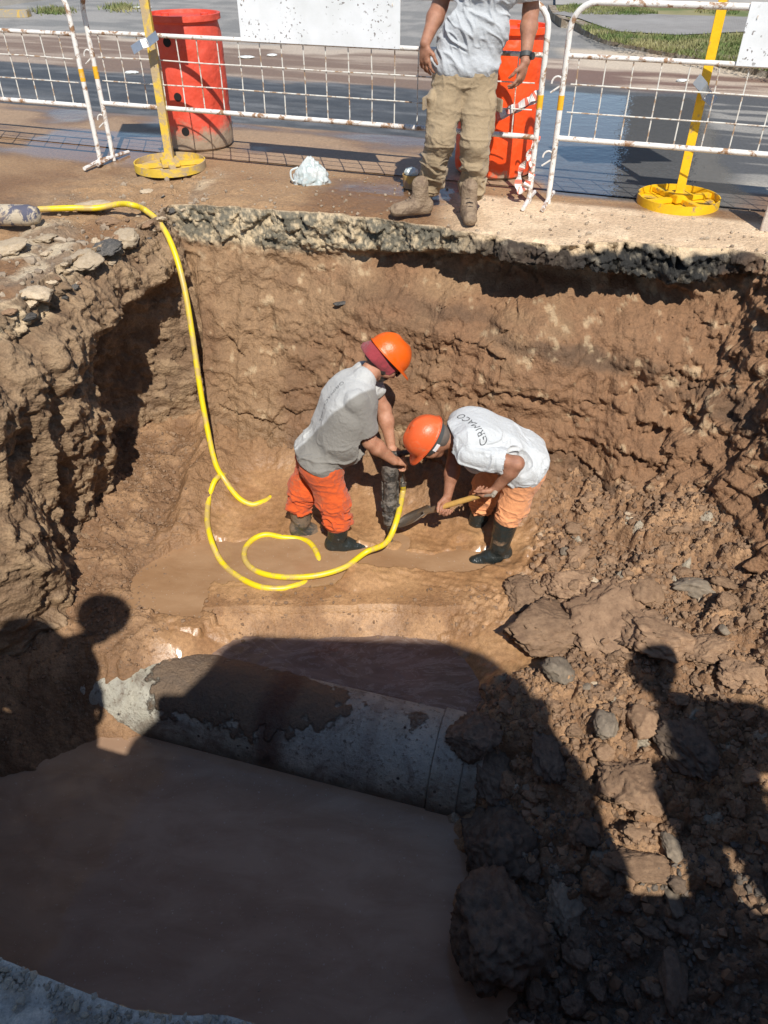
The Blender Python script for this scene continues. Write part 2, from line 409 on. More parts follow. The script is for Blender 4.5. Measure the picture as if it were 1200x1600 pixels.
ckm = sst(.045, .0, r2-r1)*sst(-.25, .1, fbm(gq, .3, 2, 124)); nearc = nearc*(1-.75*ckm)[:, None]
k = (gy < 2.5); GC[k] = nearc[k]; GRr[k] = .85; hz = np.where(k, hz-.008*ckm*sst(0, .05, gr), hz)
lm = lf*sst(-.15, .2, fbm(gq, .3, 4, 89)); GC = mix(GC, mix((.20, .15, .11), (.48, .42, .33), sst(.1, .4, fbm(gq, .18, 4, 90))), lm*.9)
GRr = np.maximum(GRr, np.minimum(lf*2, .8))
ground_me = mesh_np('ground', np.stack([gx, gy, hz], 1), grid_faces(NE, NR, True)[:, ::-1], True, np.concatenate([GC, GRr[:, None]], 1))
ground_o = tag(link('ground', ground_me, None, SOIL), 'dirt and wet mud around the pit', None, None, 'structure')

# ---- pit floor
CPT = [(-.5,3.8,-1.65),(0,3.8,-1.65),(.5,3.7,-1.65),(-.2,3.3,-1.66),(.4,3.25,-1.66),(-1,3.6,-1.67),(-1.2,4.2,-1.60),(-1.3,3.3,-1.70),(-.5,4.4,-1.58),(.3,4.3,-1.58),(.9,4.1,-1.48),
 (-.6,3.0,-1.88),(0,2.9,-1.94),(.3,2.86,-1.93),(-.9,3.08,-1.78),(-.3,3.12,-1.82),(.2,3.08,-1.82),(.62,2.85,-1.70),(.5,3.1,-1.68),
 (-1,1.8,-2.5),(0,1.6,-2.5),(-.2,1.0,-2.4),(-1.6,1.6,-2.4),(-.9,2.5,-2.35),(0.,2.3,-2.35),(-.5,2.7,-2.3),(.15,2.5,-2.3),(-1,.9,-2.3),(0,.6,-2.2),
 (.42,2.03,-2.03),(.30,1.68,-2.05),(.60,1.36,-2.03),(.78,1.16,-2.03),(.50,2.35,-1.93),(.36,1.85,-2.08),(.62,2.6,-1.74),
 (.8,2.9,-1.64),(1.1,2.2,-1.62),(.85,1.75,-1.85),(1.1,1.35,-1.86),(1.5,1.0,-1.80),(1.7,1.7,-1.55),(2.2,1.5,-1.35),(1.6,2.6,-1.46),(2.2,2.6,-1.25),(1.2,3.1,-1.54),(2.0,3.2,-1.30),(1.6,3.7,-1.32),(1.2,3.8,-1.5),(2.2,3.8,-1.0),(2.6,1,-1.4),
 (1.2,.4,-1.95),(2,.4,-1.7),(2.6,2.5,-1.0),(2.5,3.4,-.9),(3.,2,-1.),
 (-1.9,3.2,-1.58),(-1.7,2.85,-1.72),(-2.0,2.62,-1.80),(-2.0,2.27,-2.03),(-1.78,2.35,-2.04),(-1.55,2.50,-2.06),(-1.5,3.6,-1.62),(-1.75,3.9,-1.5),(-1.3,3.02,-1.66),(-1.45,2.80,-1.70),(-1.12,2.92,-1.71),(-1.3,2.85,-1.71),(-2.4,3.0,-1.5),(-2.2,1.8,-2.3),(-1.5,4.8,-1.5),(0,5,-1.4),(-1,5,-1.45),(1,4.9,-1.2),(2,4.6,-.9)]
CPT = np.array(CPT)
def tps_fit(C, lam=.004):
    d = np.linalg.norm(C[:, None, :2]-C[None, :, :2], axis=2); K = np.where(d > 0, d*d*np.log(d+1e-12), 0)+lam*np.eye(len(C))
    Pm = np.concatenate([np.ones((len(C), 1)), C[:, :2]], 1); A = np.block([[K, Pm], [Pm.T, np.zeros((3, 3))]])
    return np.linalg.solve(A, np.concatenate([C[:, 2], np.zeros(3)]))
TW = tps_fit(CPT)
def base_h(x, y):
    r = TW[-3]+TW[-2]*x+TW[-1]*y
    for (cx, cy, _), wt in zip(CPT, TW[:-3]):
        d2 = (x-cx)**2+(y-cy)**2+1e-12; r = r+wt*.5*d2*np.log(d2)
    return r
def edge_dist(x, y):
    m = np.full(x.shape, 9.); st = E[::12]; pts = np.stack([EX, EY], 1)[::12]
    for k in range(len(pts)):
        a = pts[k]; b = pts[(k+1) % len(pts)]; ab = b-a
        t = np.clip(((x-a[0])*ab[0]+(y-a[1])*ab[1])/(ab@ab+1e-12), 0, 1)
        m = np.minimum(m, (x-a[0]-t*ab[0])**2+(y-a[1]-t*ab[1])**2)
    return np.sqrt(m)
def inside(x, y):
    c = np.zeros(x.shape, bool); pts = np.stack([EX, EY], 1)[::8]; n = len(pts)
    for i in range(n):
        x1, y1 = pts[i]; x2, y2 = pts[(i+1) % n]
        k = ((y1 > y) != (y2 > y)) & (x < (x2-x1)*(y-y1)/(y2-y1+1e-12)+x1); c ^= k
    return c
def floor_fields(x, y):
    p = np.stack([x, y, 0*x], 1)
    h = base_h(x, y)
    heap = sst(.62, 1.05, x+.12*fbm(p, .3, 3, 91)+.18*(y-3.2)*(y > 3.2)*-1)*sst(4.6, 4.2, y)
    heap = np.maximum(heap, sst(.20, .42, x+.1*fbm(p, .2, 3, 99))*sst(2.75, 2.6, y))
    leftb = sst(-1.15, -1.45, x+.1*fbm(p, .3, 3, 92))
    wetf = (1-heap)*(1-leftb)
    n1 = fbm(p, .35, 4, 93); n2 = fbm(p, .10, 4, 94); n3 = fbm(p, .035, 3, 95)
    wp = p+.05*np.stack([fbm(p, .12, 2, 101), fbm(p, .12, 2, 102), 0*x], 1)
    a1, a2, ai = worley(wp, .34, 96, 2); b1, b2, bi = worley(wp, .12, 97, 2); c1_, c2_, ci = worley(p, .05, 98, 2)
    small = sst(3.1, 2.0, y)*.5+.5
    clod = (ai-.4)*.06*sst(.0, .35, a2-a1)+(1-a1)*.03-.012*sst(.07, 0, a2-a1)
    clod += ((bi-.4)*.05+(1-b1)*.030)*sst(.0, .30, b2-b1)
    clod += ((ci-.4)*.022+.020*(1-c1_))*sst(0, .3, c2_-c1_)
    big = sst(.25, .05, np.hypot((x-.95)/1.2, (y-2.95)/.8)*.25)   # large slabs of clay by the slurry
    h = h+heap*(clod+n1*.07+n2*.040+n3*.016)
    h = h+leftb*(n1*.05+n2*.035+(bi-.4)*.035*sst(0, .2, b2-b1)+n3*.008)
    rip = np.sin((x*.5+y*1.0+.10*n1+.05*n2)*110)*.0034*sst(-.3, .2, x+.3*n1)*sst(4.0, 3.6, y)*(.6+.8*n2)
    h = h+wetf*(n1*.016+n2*.008+n3*.0035+rip)
    # roughened, pebbly sill between puddle and pool
    sill = wetf*sst(3.42, 3.2, y+.1*n1)*sst(2.95, 3.1, y); h = h+sill*(n2*.014+n3*.010+(ci-.4)*.012)
    ed = edge_dist(x, y)
    foot = sst(.85, .30, ed+.1*n1)*(y > 3.0); h = h+wetf*foot*(.20+.06*n2+.02*n3)
    return h, heap, leftb, wetf, n1, n2, n3, (a1, a2, ai, b1, b2, bi, ci), sill
fs = .0085
xs = np.arange(-2.75, 2.9, fs); ys = np.arange(.25, 5.3, fs)
XX, YY = np.meshgrid(xs, ys, indexing='ij'); fx, fy = XX.ravel(), YY.ravel()
FH, heap, leftb, wetf, n1, n2, n3, wl, sill = floor_fields(fx, fy)
# footprints / scour holes around the feet and the tool
for (cx, cy, r, dz) in ((-.29, 3.72, .13, .02), (-.53, 3.86, .13, .02), (.74, 3.58, .13, .015), (.60, 3.88, .12, .02), (.06, 3.74, .08, -.03), (.50, 3.70, .09, .018)):
    d = np.hypot(fx-cx, fy-cy); FH += dz*np.exp(-((d-r)/.035)**2)-.01*np.exp(-(d/r)**2)
PL = -1.665
def ell(c, a, b, th):
    dx, dy = fx-c.x, fy-c.y; ct, st_ = math.cos(th), math.sin(th); return np.hypot((dx*ct+dy*st_)/a, (-dx*st_+dy*ct)/b)
pm = np.minimum.reduce([ell(G(300, 905, PL), .42, .30, .9), ell(G(268, 945, PL), .30, .20, .9), ell(G(365, 930, PL), .42, .10, -.1), ell(G(330, 985, PL), .10, .10, 0.), ell(G(420, 880, PL), .5, .22, -.1), ell(G(585, 872, PL), .42, .11, -.1), ell(G(720, 878, PL), .26, .10, .1), ell(G(500, 850, PL), .25, .12, 0.)])+.22*n1+.10*n2
FH = np.where((fx > -1.05) & (fx < .8) & (heap < .6) & (fy > 2.98) & (fy < 3.35), np.maximum(FH, PL+.004-np.maximum(0, 3.22-fy+.05*n1)*.85+.006*n2+.004*n3), FH)
PM = (pm < 1) & (heap < .5) & ((fy > 3.33+.15*n1+.05*n2) | ((fx < -1.05+.05*n2) & (fy > 3.10+.05*n1))); FH = np.where(PM, np.minimum(FH, PL-.004-.02*(1-pm)), np.where(((fy > 3.17+.03*n1)|((fx < -1.02+.1*n2)&(fy > 3.0+.08*n1)))&(fy < 4.3)&((fx < .0)|(fy < 3.36+.06*n1))&(fx < 1.0)&(heap < .5)&(fx > -1.9), np.maximum(FH, PL+.0015+.006*np.clip(pm-1, 0, 3)), FH))
FP = np.stack([fx, fy, FH], 1)
mudc = mix((.255, .145, .075), (.335, .205, .112), sst(-.3, .4, n1+.4*n2)); heapc = mix((.205, .120, .068), (.320, .200, .118), sst(-.3, .5, n2+.6*(wl[5]-.5)+.5*n1))
a1, a2, ai, b1, b2, bi, ci = wl
heapc = heapc*(1-.35*sst(.08, 0, b2-b1)[:, None]); grey_c = (ci > .975)
heapc = np.where(grey_c[:, None], np.array((.30, .27, .225)), heapc)
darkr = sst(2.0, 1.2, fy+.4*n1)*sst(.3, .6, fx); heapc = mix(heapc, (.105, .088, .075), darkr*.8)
lbc = mix((.165, .095, .052), (.26, .16, .092), sst(-.3, .4, n2+n1))
fc = mix(mudc, heapc, heap); ft_ = sst(.80, .55, edge_dist(fx, fy)+.12*n1)*(fy > 3)*wetf; fc = mix(fc, (.20, .118, .064), ft_*.8); fc = mix(fc, lbc, leftb)
fc = mix(fc, mix((.20, .11, .055), (.32, .19, .10), sst(-.2, .3, n2)), sill*.7)
fr = .21+.16*n2; fr = fr*(1-heap)+.78*heap; fr = fr*(1-leftb)+.7*leftb; fr = fr*(1-sill)+.6*sill
fr = fr-.12*sst(.1, .4, n1)*wetf; fr = fr*(1-ft_)+.75*ft_
ins = inside(fx, fy); ed = edge_dist(fx, fy); keep = ins | (ed < .5)
F = grid_faces(len(xs), len(ys)); kf = keep[F].all(1); F = F[kf]
used = np.zeros(len(fx), bool); used[F.ravel()] = True; idx = np.cumsum(used)-1
floor_me = mesh_np('pit_floor', FP[used], idx[F], True, np.concatenate([fc, np.clip(fr, .2, 1)[:, None]], 1)[used])
floor_o = tag(link('pit_floor', floor_me, None, SOIL), 'muddy floor of the pit rising to a heap of clods at the right', None, None, 'structure')
def FZ(x, y):                        # terrain height (sampled)
    i = int(round((x-xs[0])/fs)); j = int(round((y-ys[0])/fs)); i = min(max(i, 0), len(xs)-1); j = min(max(j, 0), len(ys)-1)
    return float(FH[i*len(ys)+j])

# ---- waters
def water_mat(name, c1, c2, rough, swirl=0., wave=.0015, ws=9.):
    m = N(name); 
    mp = m.node('ShaderNodeMapping'); m.l(m.tc.outputs['Object'], mp.inputs[0]); mp.inputs['Scale'].default_value = (1, 2.2, 1); mp.inputs['Rotation'].default_value = (0, 0, .3)
    f = m.noise(2.6, 8, .62, dist=2.2 if swirl else .4, vec=mp.outputs[0]); g = m.noise(90, 3, .6)
    c = m.mixc(m.ramp(f, [(.36, 0.), (.62, 1.)]), c1, c2)
    if swirl:
        r = m.ramp(m.noise(3.4, 9, .72, dist=3.2, vec=mp.outputs[0]), [(.50, 0.), (.56, swirl), (.60, .15*swirl), (.68, swirl*.7)]); c = m.mixc(r, c, (.50, .42, .36))
    sp = m.ramp(m.noise(60, 2, .5), [(.69, 0.), (.72, 1.)]); c = m.mixc(m.math('MULTIPLY', sp, .35), c, (.55, .48, .42))
    m.col(c); m.set(Roughness=rough, IOR=1.33); m.bump(m.noise(ws, 3, .5), wave*8, .5)
    return m.m
def sheet(name, poly, z, mat, label):
    bm = bmesh.new(); bm.faces.new([bm.verts.new((x, y, z)) for x, y in poly]); me = bpy.data.meshes.new(name); bm.to_mesh(me); bm.free()
    if me.polygons[0].normal.z < 0: me.flip_normals()
    return tag(link(name, me, None, mat), label, None, None, 'structure')
WATER_Z = -2.03
sheet('water', [(-2.6, .3), (1.6, .3), (1.4, 2.4), (.34, 2.42), (-1.7, 2.93), (-2.6, 2.7)], WATER_Z, water_mat('muddy_water', (.30, .192, .125), (.39, .27, .185), .07, 0, .0008, 3.), 'still brown water filling the near half of the pit')
sheet('slurry_pool', [(-1.25, 2.95), (-1.2, 2.62+.2), (.62, 2.36), (.66, 3.1), (-.9, 3.25)], -1.80, water_mat('slurry', (.16, .10, .072), (.24, .16, .12), .22, .28, .0012, 14.), 'foamy slurry pool trapped behind the cement pipe')
sheet('mud_puddle', [(-1.75, 3.06), (-1.02, 3.06), (-.98, 3.22), (.9, 3.22), (.95, 3.6), (.6, 4.0), (-.6, 4.2), (-1.6, 4.2)], PL, water_mat('tan_puddle', (.275, .158, .082), (.345, .212, .118), .07, 0, .0008, 12.), 'tan muddy puddle on the pit floor beside the hose loops')
# ================================================================== STREET BEYOND THE FENCE
def wt(wv, tv): return (.333*wv+.943*tv, .943*wv-.333*tv)
wg = np.concatenate([np.arange(5.62, 9, .03), np.arange(9, 13, .05), np.geomspace(13, 34, 60)]); tg = np.concatenate([np.arange(-13, -6, .15), np.arange(-6, 6, .04), np.arange(6, 13, .15)])
WW, TT = np.meshgrid(wg, tg, indexing='ij'); rx, ry = wt(WW.ravel(), TT.ravel())
rc, rrh = street_col(rx, ry)
rz = .005+.004*fbm(np.stack([rx, ry, 0*rx], 1), .3, 3, 111)*(rrh > .2)
road_me = mesh_np('road', np.stack([rx, ry, rz], 1), grid_faces(len(wg), len(tg))[:, ::-1], True, np.concatenate([rc, rrh[:, None]], 1))
tag(link('road', road_me, None, soil_mat('road_surface', .0012, True)), 'street with dark asphalt, brown slurry and a puddle', None, None, 'structure')

# traffic island on the right: kerb stones, lawn, paved path
KC = simple('kerb_concrete', (.36, .32, .26), .9, var=.25, dirt=(.22, .17, .12), dirt_amt=.5, bump=.01)
kp = [G(u, v) for u, v in ((868, 20), (876, 33), (900, 50), (925, 62), (950, 71), (985, 77), (1030, 87), (1100, 101), (1200, 123), (1330, 150))]
kp = [Vector((p.x, p.y, 0)) for p in kp]
kerb = empty('kerb', kp[4], 0, 'worn concrete kerb curving round the grass island at the right', 'kerb')
kc = catmull(kp, 14)
acc = 0; run = [kc[0]]
def kerb_piece(run, i):
    L = []; 
    for k, p in enumerate(run):
        t = (run[min(k+1, len(run)-1)]-run[max(k-1, 0)]).normalized(); n = Vector((-t.y, t.x, 0))
        if n.y < 0: n = -n
        L.append((p, n))
    m = MB(); V = []
    for p, n in L:
        for a, z in ((0, 0), (.02, .12), (.15, .125), (.15, 0)): V.append(p+n*a+Vector((0, 0, z+random.uniform(-.006, .006)))-kerb.location)
    F = [(4*k+j, 4*k+j+1, 4*k+5+j, 4*k+4+j) for k in range(len(L)-1) for j in range(3)]+[(0, 1, 2, 3), tuple(4*(len(L)-1)+j for j in (3, 2, 1, 0))]
    m.add(V, F); return m.build('kerb_stone', KC, kerb)
random.seed(4)
for a, b in zip(kc, kc[1:]):
    acc += (b-a).length; run.append(b)
    if acc > .8:
        kerb_piece(run[:-1]+[run[-1].lerp(run[-2], .12)], 0); run = [b]; acc = 0
isl = [(p.x, p.y+.1) for p in kc]+[tuple(G(1400, 30).xy), tuple(G(1400, -30).xy), tuple(G(868, -30).xy)]
m = N('island_soil'); m.col(m.mixc(m.ramp(m.noise(1.2, 5, .6), [(.4, 0.), (.6, 1.)]), (.12, .15, .05), (.27, .24, .12))); m.set(Roughness=.95)
sheet('island_ground', isl, .115, m.m, 'dry soil of the grass island')
def in_poly(x, y, poly):
    c = False; n = len(poly)
    for i in range(n):
        x1, y1 = poly[i]; x2, y2 = poly[(i+1) % n]
        if (y1 > y) != (y2 > y) and x < (x2-x1)*(y-y1)/(y2-y1)+x1: c = not c
    return c
path = [tuple(G(u, v, .115).xy) for u, v in ((862, 22), (905, 30), (960, 50), (1060, 56), (1180, 50), (1400, 52), (1400, 20), (1180, 28), (1040, 24), (900, 16))]
m = N('paving'); br = m.node('ShaderNodeTexBrick'); m.l(m.tc.outputs['Object'], br.inputs['Vector']); br.inputs['Scale'].default_value = 4.5
br.inputs['Color1'].default_value = (.26, .245, .23, 1); br.inputs['Color2'].default_value = (.31, .29, .27, 1); br.inputs['Mortar'].default_value = (.17, .16, .15, 1)
m.col(m.mixc(.25, br.outputs['Color'], m.ramp(m.noise(1.3, 5, .6), [(.3, .12), (.7, .45)]))); m.set(Roughness=.9)
sheet('path', path, .128, m.m, 'grey paved path across the grass island')
path2 = [tuple(G(u, v, .115).xy) for u, v in ((868, 8), (1010, 10), (1080, 14), (1400, 16), (1400, -30), (868, -30))]
m = simple('light_concrete', (.36, .34, .31), .9, var=.12, scale=3.)
sheet('pavement', path2, .124, m, 'pale pavement behind the grass island')
GR = N('grass_blades'); GR.col(GR.mixc(GR.ramp(GR.noise(1.6, 5, .6), [(.38, 0.), (.6, 1.)]), (.085, .135, .030), (.27, .25, .11))); GR.set(Roughness=.8)
GV = []; GF = []
polys = [[tuple(G(u, v, .115).xy) for u, v in ((905, 42), (940, 62), (985, 72), (1030, 80), (1100, 93), (1200, 112), (1330, 138), (1330, 58), (1180, 53), (1060, 58), (965, 52), (925, 40))],
         [tuple(G(u, v, .115).xy) for u, v in ((868, 16), (900, 24), (1000, 25), (1030, 22), (1000, 12), (890, 8))], [tuple(G(u, v, .115).xy) for u, v in ((1085, 20), (1150, 24), (1160, 10), (1090, 8))]]
for pl, cnt in zip(polys, (16000, 4200, 900)):
    x0, x1 = min(p[0] for p in pl), max(p[0] for p in pl); y0, y1 = min(p[1] for p in pl), max(p[1] for p in pl); k = 0
    while k < cnt:
        x, y = random.uniform(x0, x1), random.uniform(y0, y1)
        if not in_poly(x, y, pl): cnt -= .3; continue
        k += 1; a = random.uniform(0, 2*PI); h = random.uniform(.02, .065); wd = random.uniform(.006, .014); dx, dy = math.cos(a)*wd, math.sin(a)*wd
        o = len(GV); GV += [(x-dx, y-dy, .115), (x+dx, y+dy, .115), (x+random.uniform(-.04, .04), y+random.uniform(-.04, .04), .115+h)]; GF.append((o, o+1, o+2))
for k in range(1100):                 # dry tuft by the far kerb on the left
    u, v = (random.gauss(84, 14), random.gauss(19, 2.2)) if k < 650 else (random.gauss(190, 12), random.gauss(14, 3)); p = G(u, v); o = len(GV); a = random.uniform(0, 6.3); h = random.uniform(.03, .10)
    GV += [(p.x-.015*math.cos(a), p.y-.015*math.sin(a), 0), (p.x+.015*math.cos(a), p.y+.015*math.sin(a), 0), (p.x+random.uniform(-.06, .06), p.y+random.uniform(-.06, .06), h)]; GF.append((o, o+1, o+2))
tag(link('grass', mesh_np('grass', GV, GF, False), None, GR.m), 'short sun-dried grass of the island and by the far kerb', 'grass', None, 'stuff')
yk = empty('kerb', G(-10, 27), 0, 'low kerb with faded yellow paint at the top left corner', 'kerb')
YP = simple('kerb_yellow', (.55, .36, .08), .85, var=.15, dirt=(.34, .30, .24), dirt_amt=.5)
a, b = G(-260, 27), G(48, 27)
c = (a+b)/2-yk.location; ln = (b-a).length; ang = math.atan2(b.y-a.y, b.x-a.x); R = Matrix.Rotation(ang, 3, 'Z')
for k in range(5):
    MB().box(c+R @ Vector(((k-2)*ln/5, 0, .055)), (ln/5-.02, .22, .12), R).build('kerb_stone', YP, yk, bevel=.012)

# building across the street, beyond the frame; the puddle mirrors it
WB = simple('facade_plaster', (.16, .15, .135), .9, var=.1, scale=1.5); WD = simple('window_glass', (.03, .035, .04), .1, var=.05); WR = simple('facade_trim', (.12, .10, .09), .8)
bl_ = empty('apartment_building', (14.6, 27, 0), 0, 'plain grey two storey house mirrored in the street puddle', 'building')
MB().box((0, 2, 4.6), (10.4, 8, 9.2)).build('wall', WB, bl_); MB().box((0, 2, 9.35), (10.8, 8.4, .3)).build('roof', WR, bl_)
for zz in (1.6,):
    for xx in (-3.6, -1.2, 1.2, 3.6):
        f_ = MB().box((xx, -2.02, zz), (1.3, .1, 1.5)).build('window', WR, bl_); MB().box((xx, -2.05, zz), (1.12, .1, 1.32)).build('pane', WD, f_)

# ================================================================== BARRIERS
WHITE = simple('white_paint', (.74, .72, .68), .45, var=.06, dirt=(.30, .17, .09), dirt_amt=.36, scale=22, bump=.002)
WHITEW = simple('wire_paint', (.68, .66, .60), .5, var=.1, dirt=(.36, .24, .15), dirt_amt=.4, scale=30)
YELB = simple('yellow_band', (.78, .42, .02), .5, var=.1, dirt=(.6, .5, .35), dirt_amt=.3, scale=30)
YEL = simple('yellow_paint', (.68, .46, .05), .6, var=.12, dirt=(.44, .33, .19), dirt_amt=.46, scale=10, bump=.002)
YELR = simple('yellow_paint_bright', (.80, .47, .01), .45, var=.08, dirt=(.30, .22, .12), dirt_amt=.30, scale=14, bump=.002)
m = N('sign_panel'); f = m.noise(5, 6, .6); c = m.mixc(m.ramp(f, [(.35, 0.), (.7, 1.)]), (.80, .82, .84), (.68, .70, .70))
sc_ = m.ramp(m.noise(46, 3, .5), [(.62, 0.), (.65, 1.)]); c = m.mixc(m.math('MULTIPLY', sc_, m.ramp(m.noise(3., 3, .5), [(.46, 0.), (.54, 1.)])), c, (.22, .20, .19)); m.col(c); m.set(Roughness=.4); PANEL = m.m
HB, HM, HT = .40, .85, 1.12
def barrier(A, B, label, panel=None, stripes=(0, 1), nw=None, w0=.075, step=.158, rust=False):
    A, B = Vector(A), Vector(B); root = empty('street_barrier', A, math.atan2(B.y-A.y, B.x-A.x), label, 'barrier', 'white street barriers along the pit')
    L = (B-A).length; r = .0175
    for k, x in enumerate((0, L)):
        s = -1 if k else 1; y2 = [(x, 0, .02), (x, 0, .5), (x, 0, HT-.14)]
        MB().tube([(x, 0, .0), (x, 0, .5), (x, 0, HT-.16)], r, 12).build('post', WHITE, root, True)
        ft = MB().tube([(x, -.20, .018), (x, 0, .03), (x, .20, .018)], .014, 8).build('foot', WHITE, root, True)
        MB().tube([(x, 0, .56), (x, 0, .64)], r+.0012, 12).build('stripe', YELB, root, True)
        hk = [(x-s*.012, 0, z) for z in (.70,)]
    arc = [(.14-.14*math.cos(q), 0, HT-.14+.14*math.sin(q)) for q in [i*PI/2/6 for i in range(7)]]
    pts = [(0, 0, HT-.18)]+arc+[(L-x, 0, z) for x, _, z in reversed(arc)]+[(L, 0, HT-.18)]
    MB().tube(pts, r, 12).build('top_rail', WHITE, root, True)
    MB().tube([(0, 0, HM), (L, 0, HM)], .014, 10).build('mid_rail', WHITE, root, True)
    MB().tube([(0, 0, HB), (L, 0, HB)], .016, 10).build('bottom_rail', WHITE, root, True)
    x = w0
    while x < L-.04:
        bx = random.uniform(-.004, .004)
        MB().tube([(x, .004, HB), (x+bx, .010, (HB+HM)/2), (x, .004, HM)], .0042, 6).build('wire', WHITEW, root, True); x += step
    for z in (HB+.15, HB+.30):
        n = 7; MB().tube([(.045+(L-.09)*i/n, random.uniform(-.004, .004), z+random.uniform(-.004, .004)) for i in range(n+1)], .0042, 6).build('wire', WHITEW, root, True)
    if panel:
        a, b = panel; t = MB().box(((a+b)/2, -.022, (HM+HT)/2+.01), (b-a, .006, HT-HM+.03)); t.build('sign_panel', PANEL, root, bevel=.001)
        for xx in (a+.05, b-.05): MB().tube([(xx, -.03, HT-.05), (xx, .0, HT+.02), (xx, .02, HT-.03)], .003, 6).build('wire_tie', WHITEW, root, True)
    return root
def hook(P0, side, parent, name='hook'):
    x, y, z = P0
    MB().tube([(x+side*math.cos(q)*.035+side*.035, y, z+.04*math.sin(q)) for q in [i*PI/8 for i in range(9)]]+[(x+side*.07, y, z-.05)], .006, 8).build(name, WHITE, parent, True)
FA, FB = G(178, 251), G(826, 317); FC = G(856, 318)
d = (FB-FA).normalized()
LA = G(158, 257)-d*3.05
b1 = barrier(LA, G(158, 257), 'rusty white street barrier at the far left, cut by the frame', rust=True)
Lm = (FB-FA).length
def along(u, v):                     # distance along the middle fence of the point seen at u, v
    r = ray(u, v); n = Vector((-d.y, d.x, 0)); t = FA.dot(n)/r.dot(n); q = Vector((0, 0, CAM_H))+r*t
    return (q-FA).dot(d)
b2 = barrier(FA, FB, 'middle white street barrier with a blank white sign panel, behind the standing man', panel=(along(377, 40), along(627, 40)))
b3 = barrier(FC, FC+Vector((.943, -.333, 0))*3.05, 'right-hand white street barrier in front of the blue puddle', panel=(along(1160, 60)-(FC-FA).dot(d), along(1160, 60)-(FC-FA).dot(d)+.9))
for z in (.70, .28):
    hook((0, 0, z), -1, b2); hook((0, 0, z+.0), -1, b3)

# hazard tape wound round the right end of the middle barrier
TR, TW_ = simple('tape_red', (.72, .18, .12), .45), simple('tape_white', (.80, .76, .72), .45)
tape = empty('hazard_tape', FB, 0, 'red and white hazard tape tied to the end of the middle barrier', 'tape')
def ribbon(pts, wdt, parent, origin, seg=.05):
    C = catmull(pts, 10); 
    for k in range(len(C)-1):
        a, b = C[k], C[k+1]; t = (b-a).normalized(); n1_ = (Vector((.3, .1, 1)) if abs(t.z) < .8 else Vector((1, .3, 0))); n1_ = (n1_-t*n1_.dot(t)).normalized()
        q = .5+.5*math.sin(k*.8); n1_ = (n1_*(.35+.65*q)+Vector((0, 1, 0))*(1-q)*.5).normalized()*wdt/2
        yield a-n1_-origin, a+n1_-origin
def tape_piece(pts, wdt=.05):
    R = list(ribbon(pts, wdt, tape, FB)); V = [q for pr in R for q in pr]; F = [(2*i, 2*i+2, 2*i+3, 2*i+1) for i in range(len(R)-1)]
    me = bpy.data.meshes.new('tape_strip'); me.from_pydata([tuple(q) for q in V], [], F); me.materials.append(TR); me.materials.append(TW_)
    for i, p in enumerate(me.polygons): p.material_index = 0 if (i//2) % 3 == 0 else 1
    return link('tape_strip', me, tape)
Yf = FB.y+.04
tape_piece([P(776, 180, Yf+.12), P(800, 170, Yf+.08), P(825, 157, Yf), P(846, 143, Yf-.02)]); tape_piece([P(776, 186, Yf+.14), P(812, 170, Yf+.06), P(846, 152, Yf-.03)], .035)
tape_piece([P(841, 212, Yf-.03), P(828, 240, Yf-.03), P(813, 268, Yf-.02), P(810, 296, Yf-.05), P(822, 290, Yf-.08), P(833, 268, Yf-.05)]); tape_piece([P(838, 218, Yf-.05), P(826, 246, Yf-.04), P(834, 262, Yf-.06)], .03)

# ================================================================== YELLOW POSTS
def post(base, label, mt, board=None, cross=None):
    root = empty('sign_post', base, 0, label, 'post', 'yellow sign posts on round bases'); R = .262
    prof = [(R-.008, .0), (R, .0), (R, .055), (R-.008, .055), (R-.008, .0)]
    MB().lathe(prof, n=56).build('base_ring', mt, root, True, angle=50)
    MB().lathe([(0, .012), (R-.01, .012)], n=48).build('base_plate', mt, root)
    for a in (.35, .35+PI/2): MB().box((0, 0, .030), (2*R-.02, .045, .030), Matrix.Rotation(a, 3, 'Z')).build('base_bar', mt, root, bevel=.003)
    MB().box((0, 0, .045), (.13, .13, .05), Matrix.Rotation(.35, 3, 'Z')).build('socket', mt, root, bevel=.004)
    MB().box((0, 0, .85), (.058, .006, 1.6)).build('pole', mt, root); MB().box((.0265, .022, .85), (.005, .04, 1.6)).build('pole_flange', mt, root)
    if cross: MB().box((-.02, .03, 1.16), (.44, .02, .035)).build('crossbar', mt, root)
    if board: MB().box(board[0], board[1]).build('sign_board', simple('sign_back', (.62, .40, .06), .6), root, bevel=.003)
    return root
pl_ = G(267, 263); pr_ = G(1058, 318)
post(pl_, 'dusty yellow post on a round base in front of the red drum at the left', YEL, board=((-.14, .0, 1.43), (.72, .012, .60)))
post(pr_, 'bright yellow post on a clean round base at the right by the puddle', YELR, board=((.06, .0, 1.50), (.8, .012, .55)), cross=True)
TIN = simple('bent_tin', (.55, .57, .58), .3, .8, var=.1, dirt=(.35, .3, .25), dirt_amt=.3)
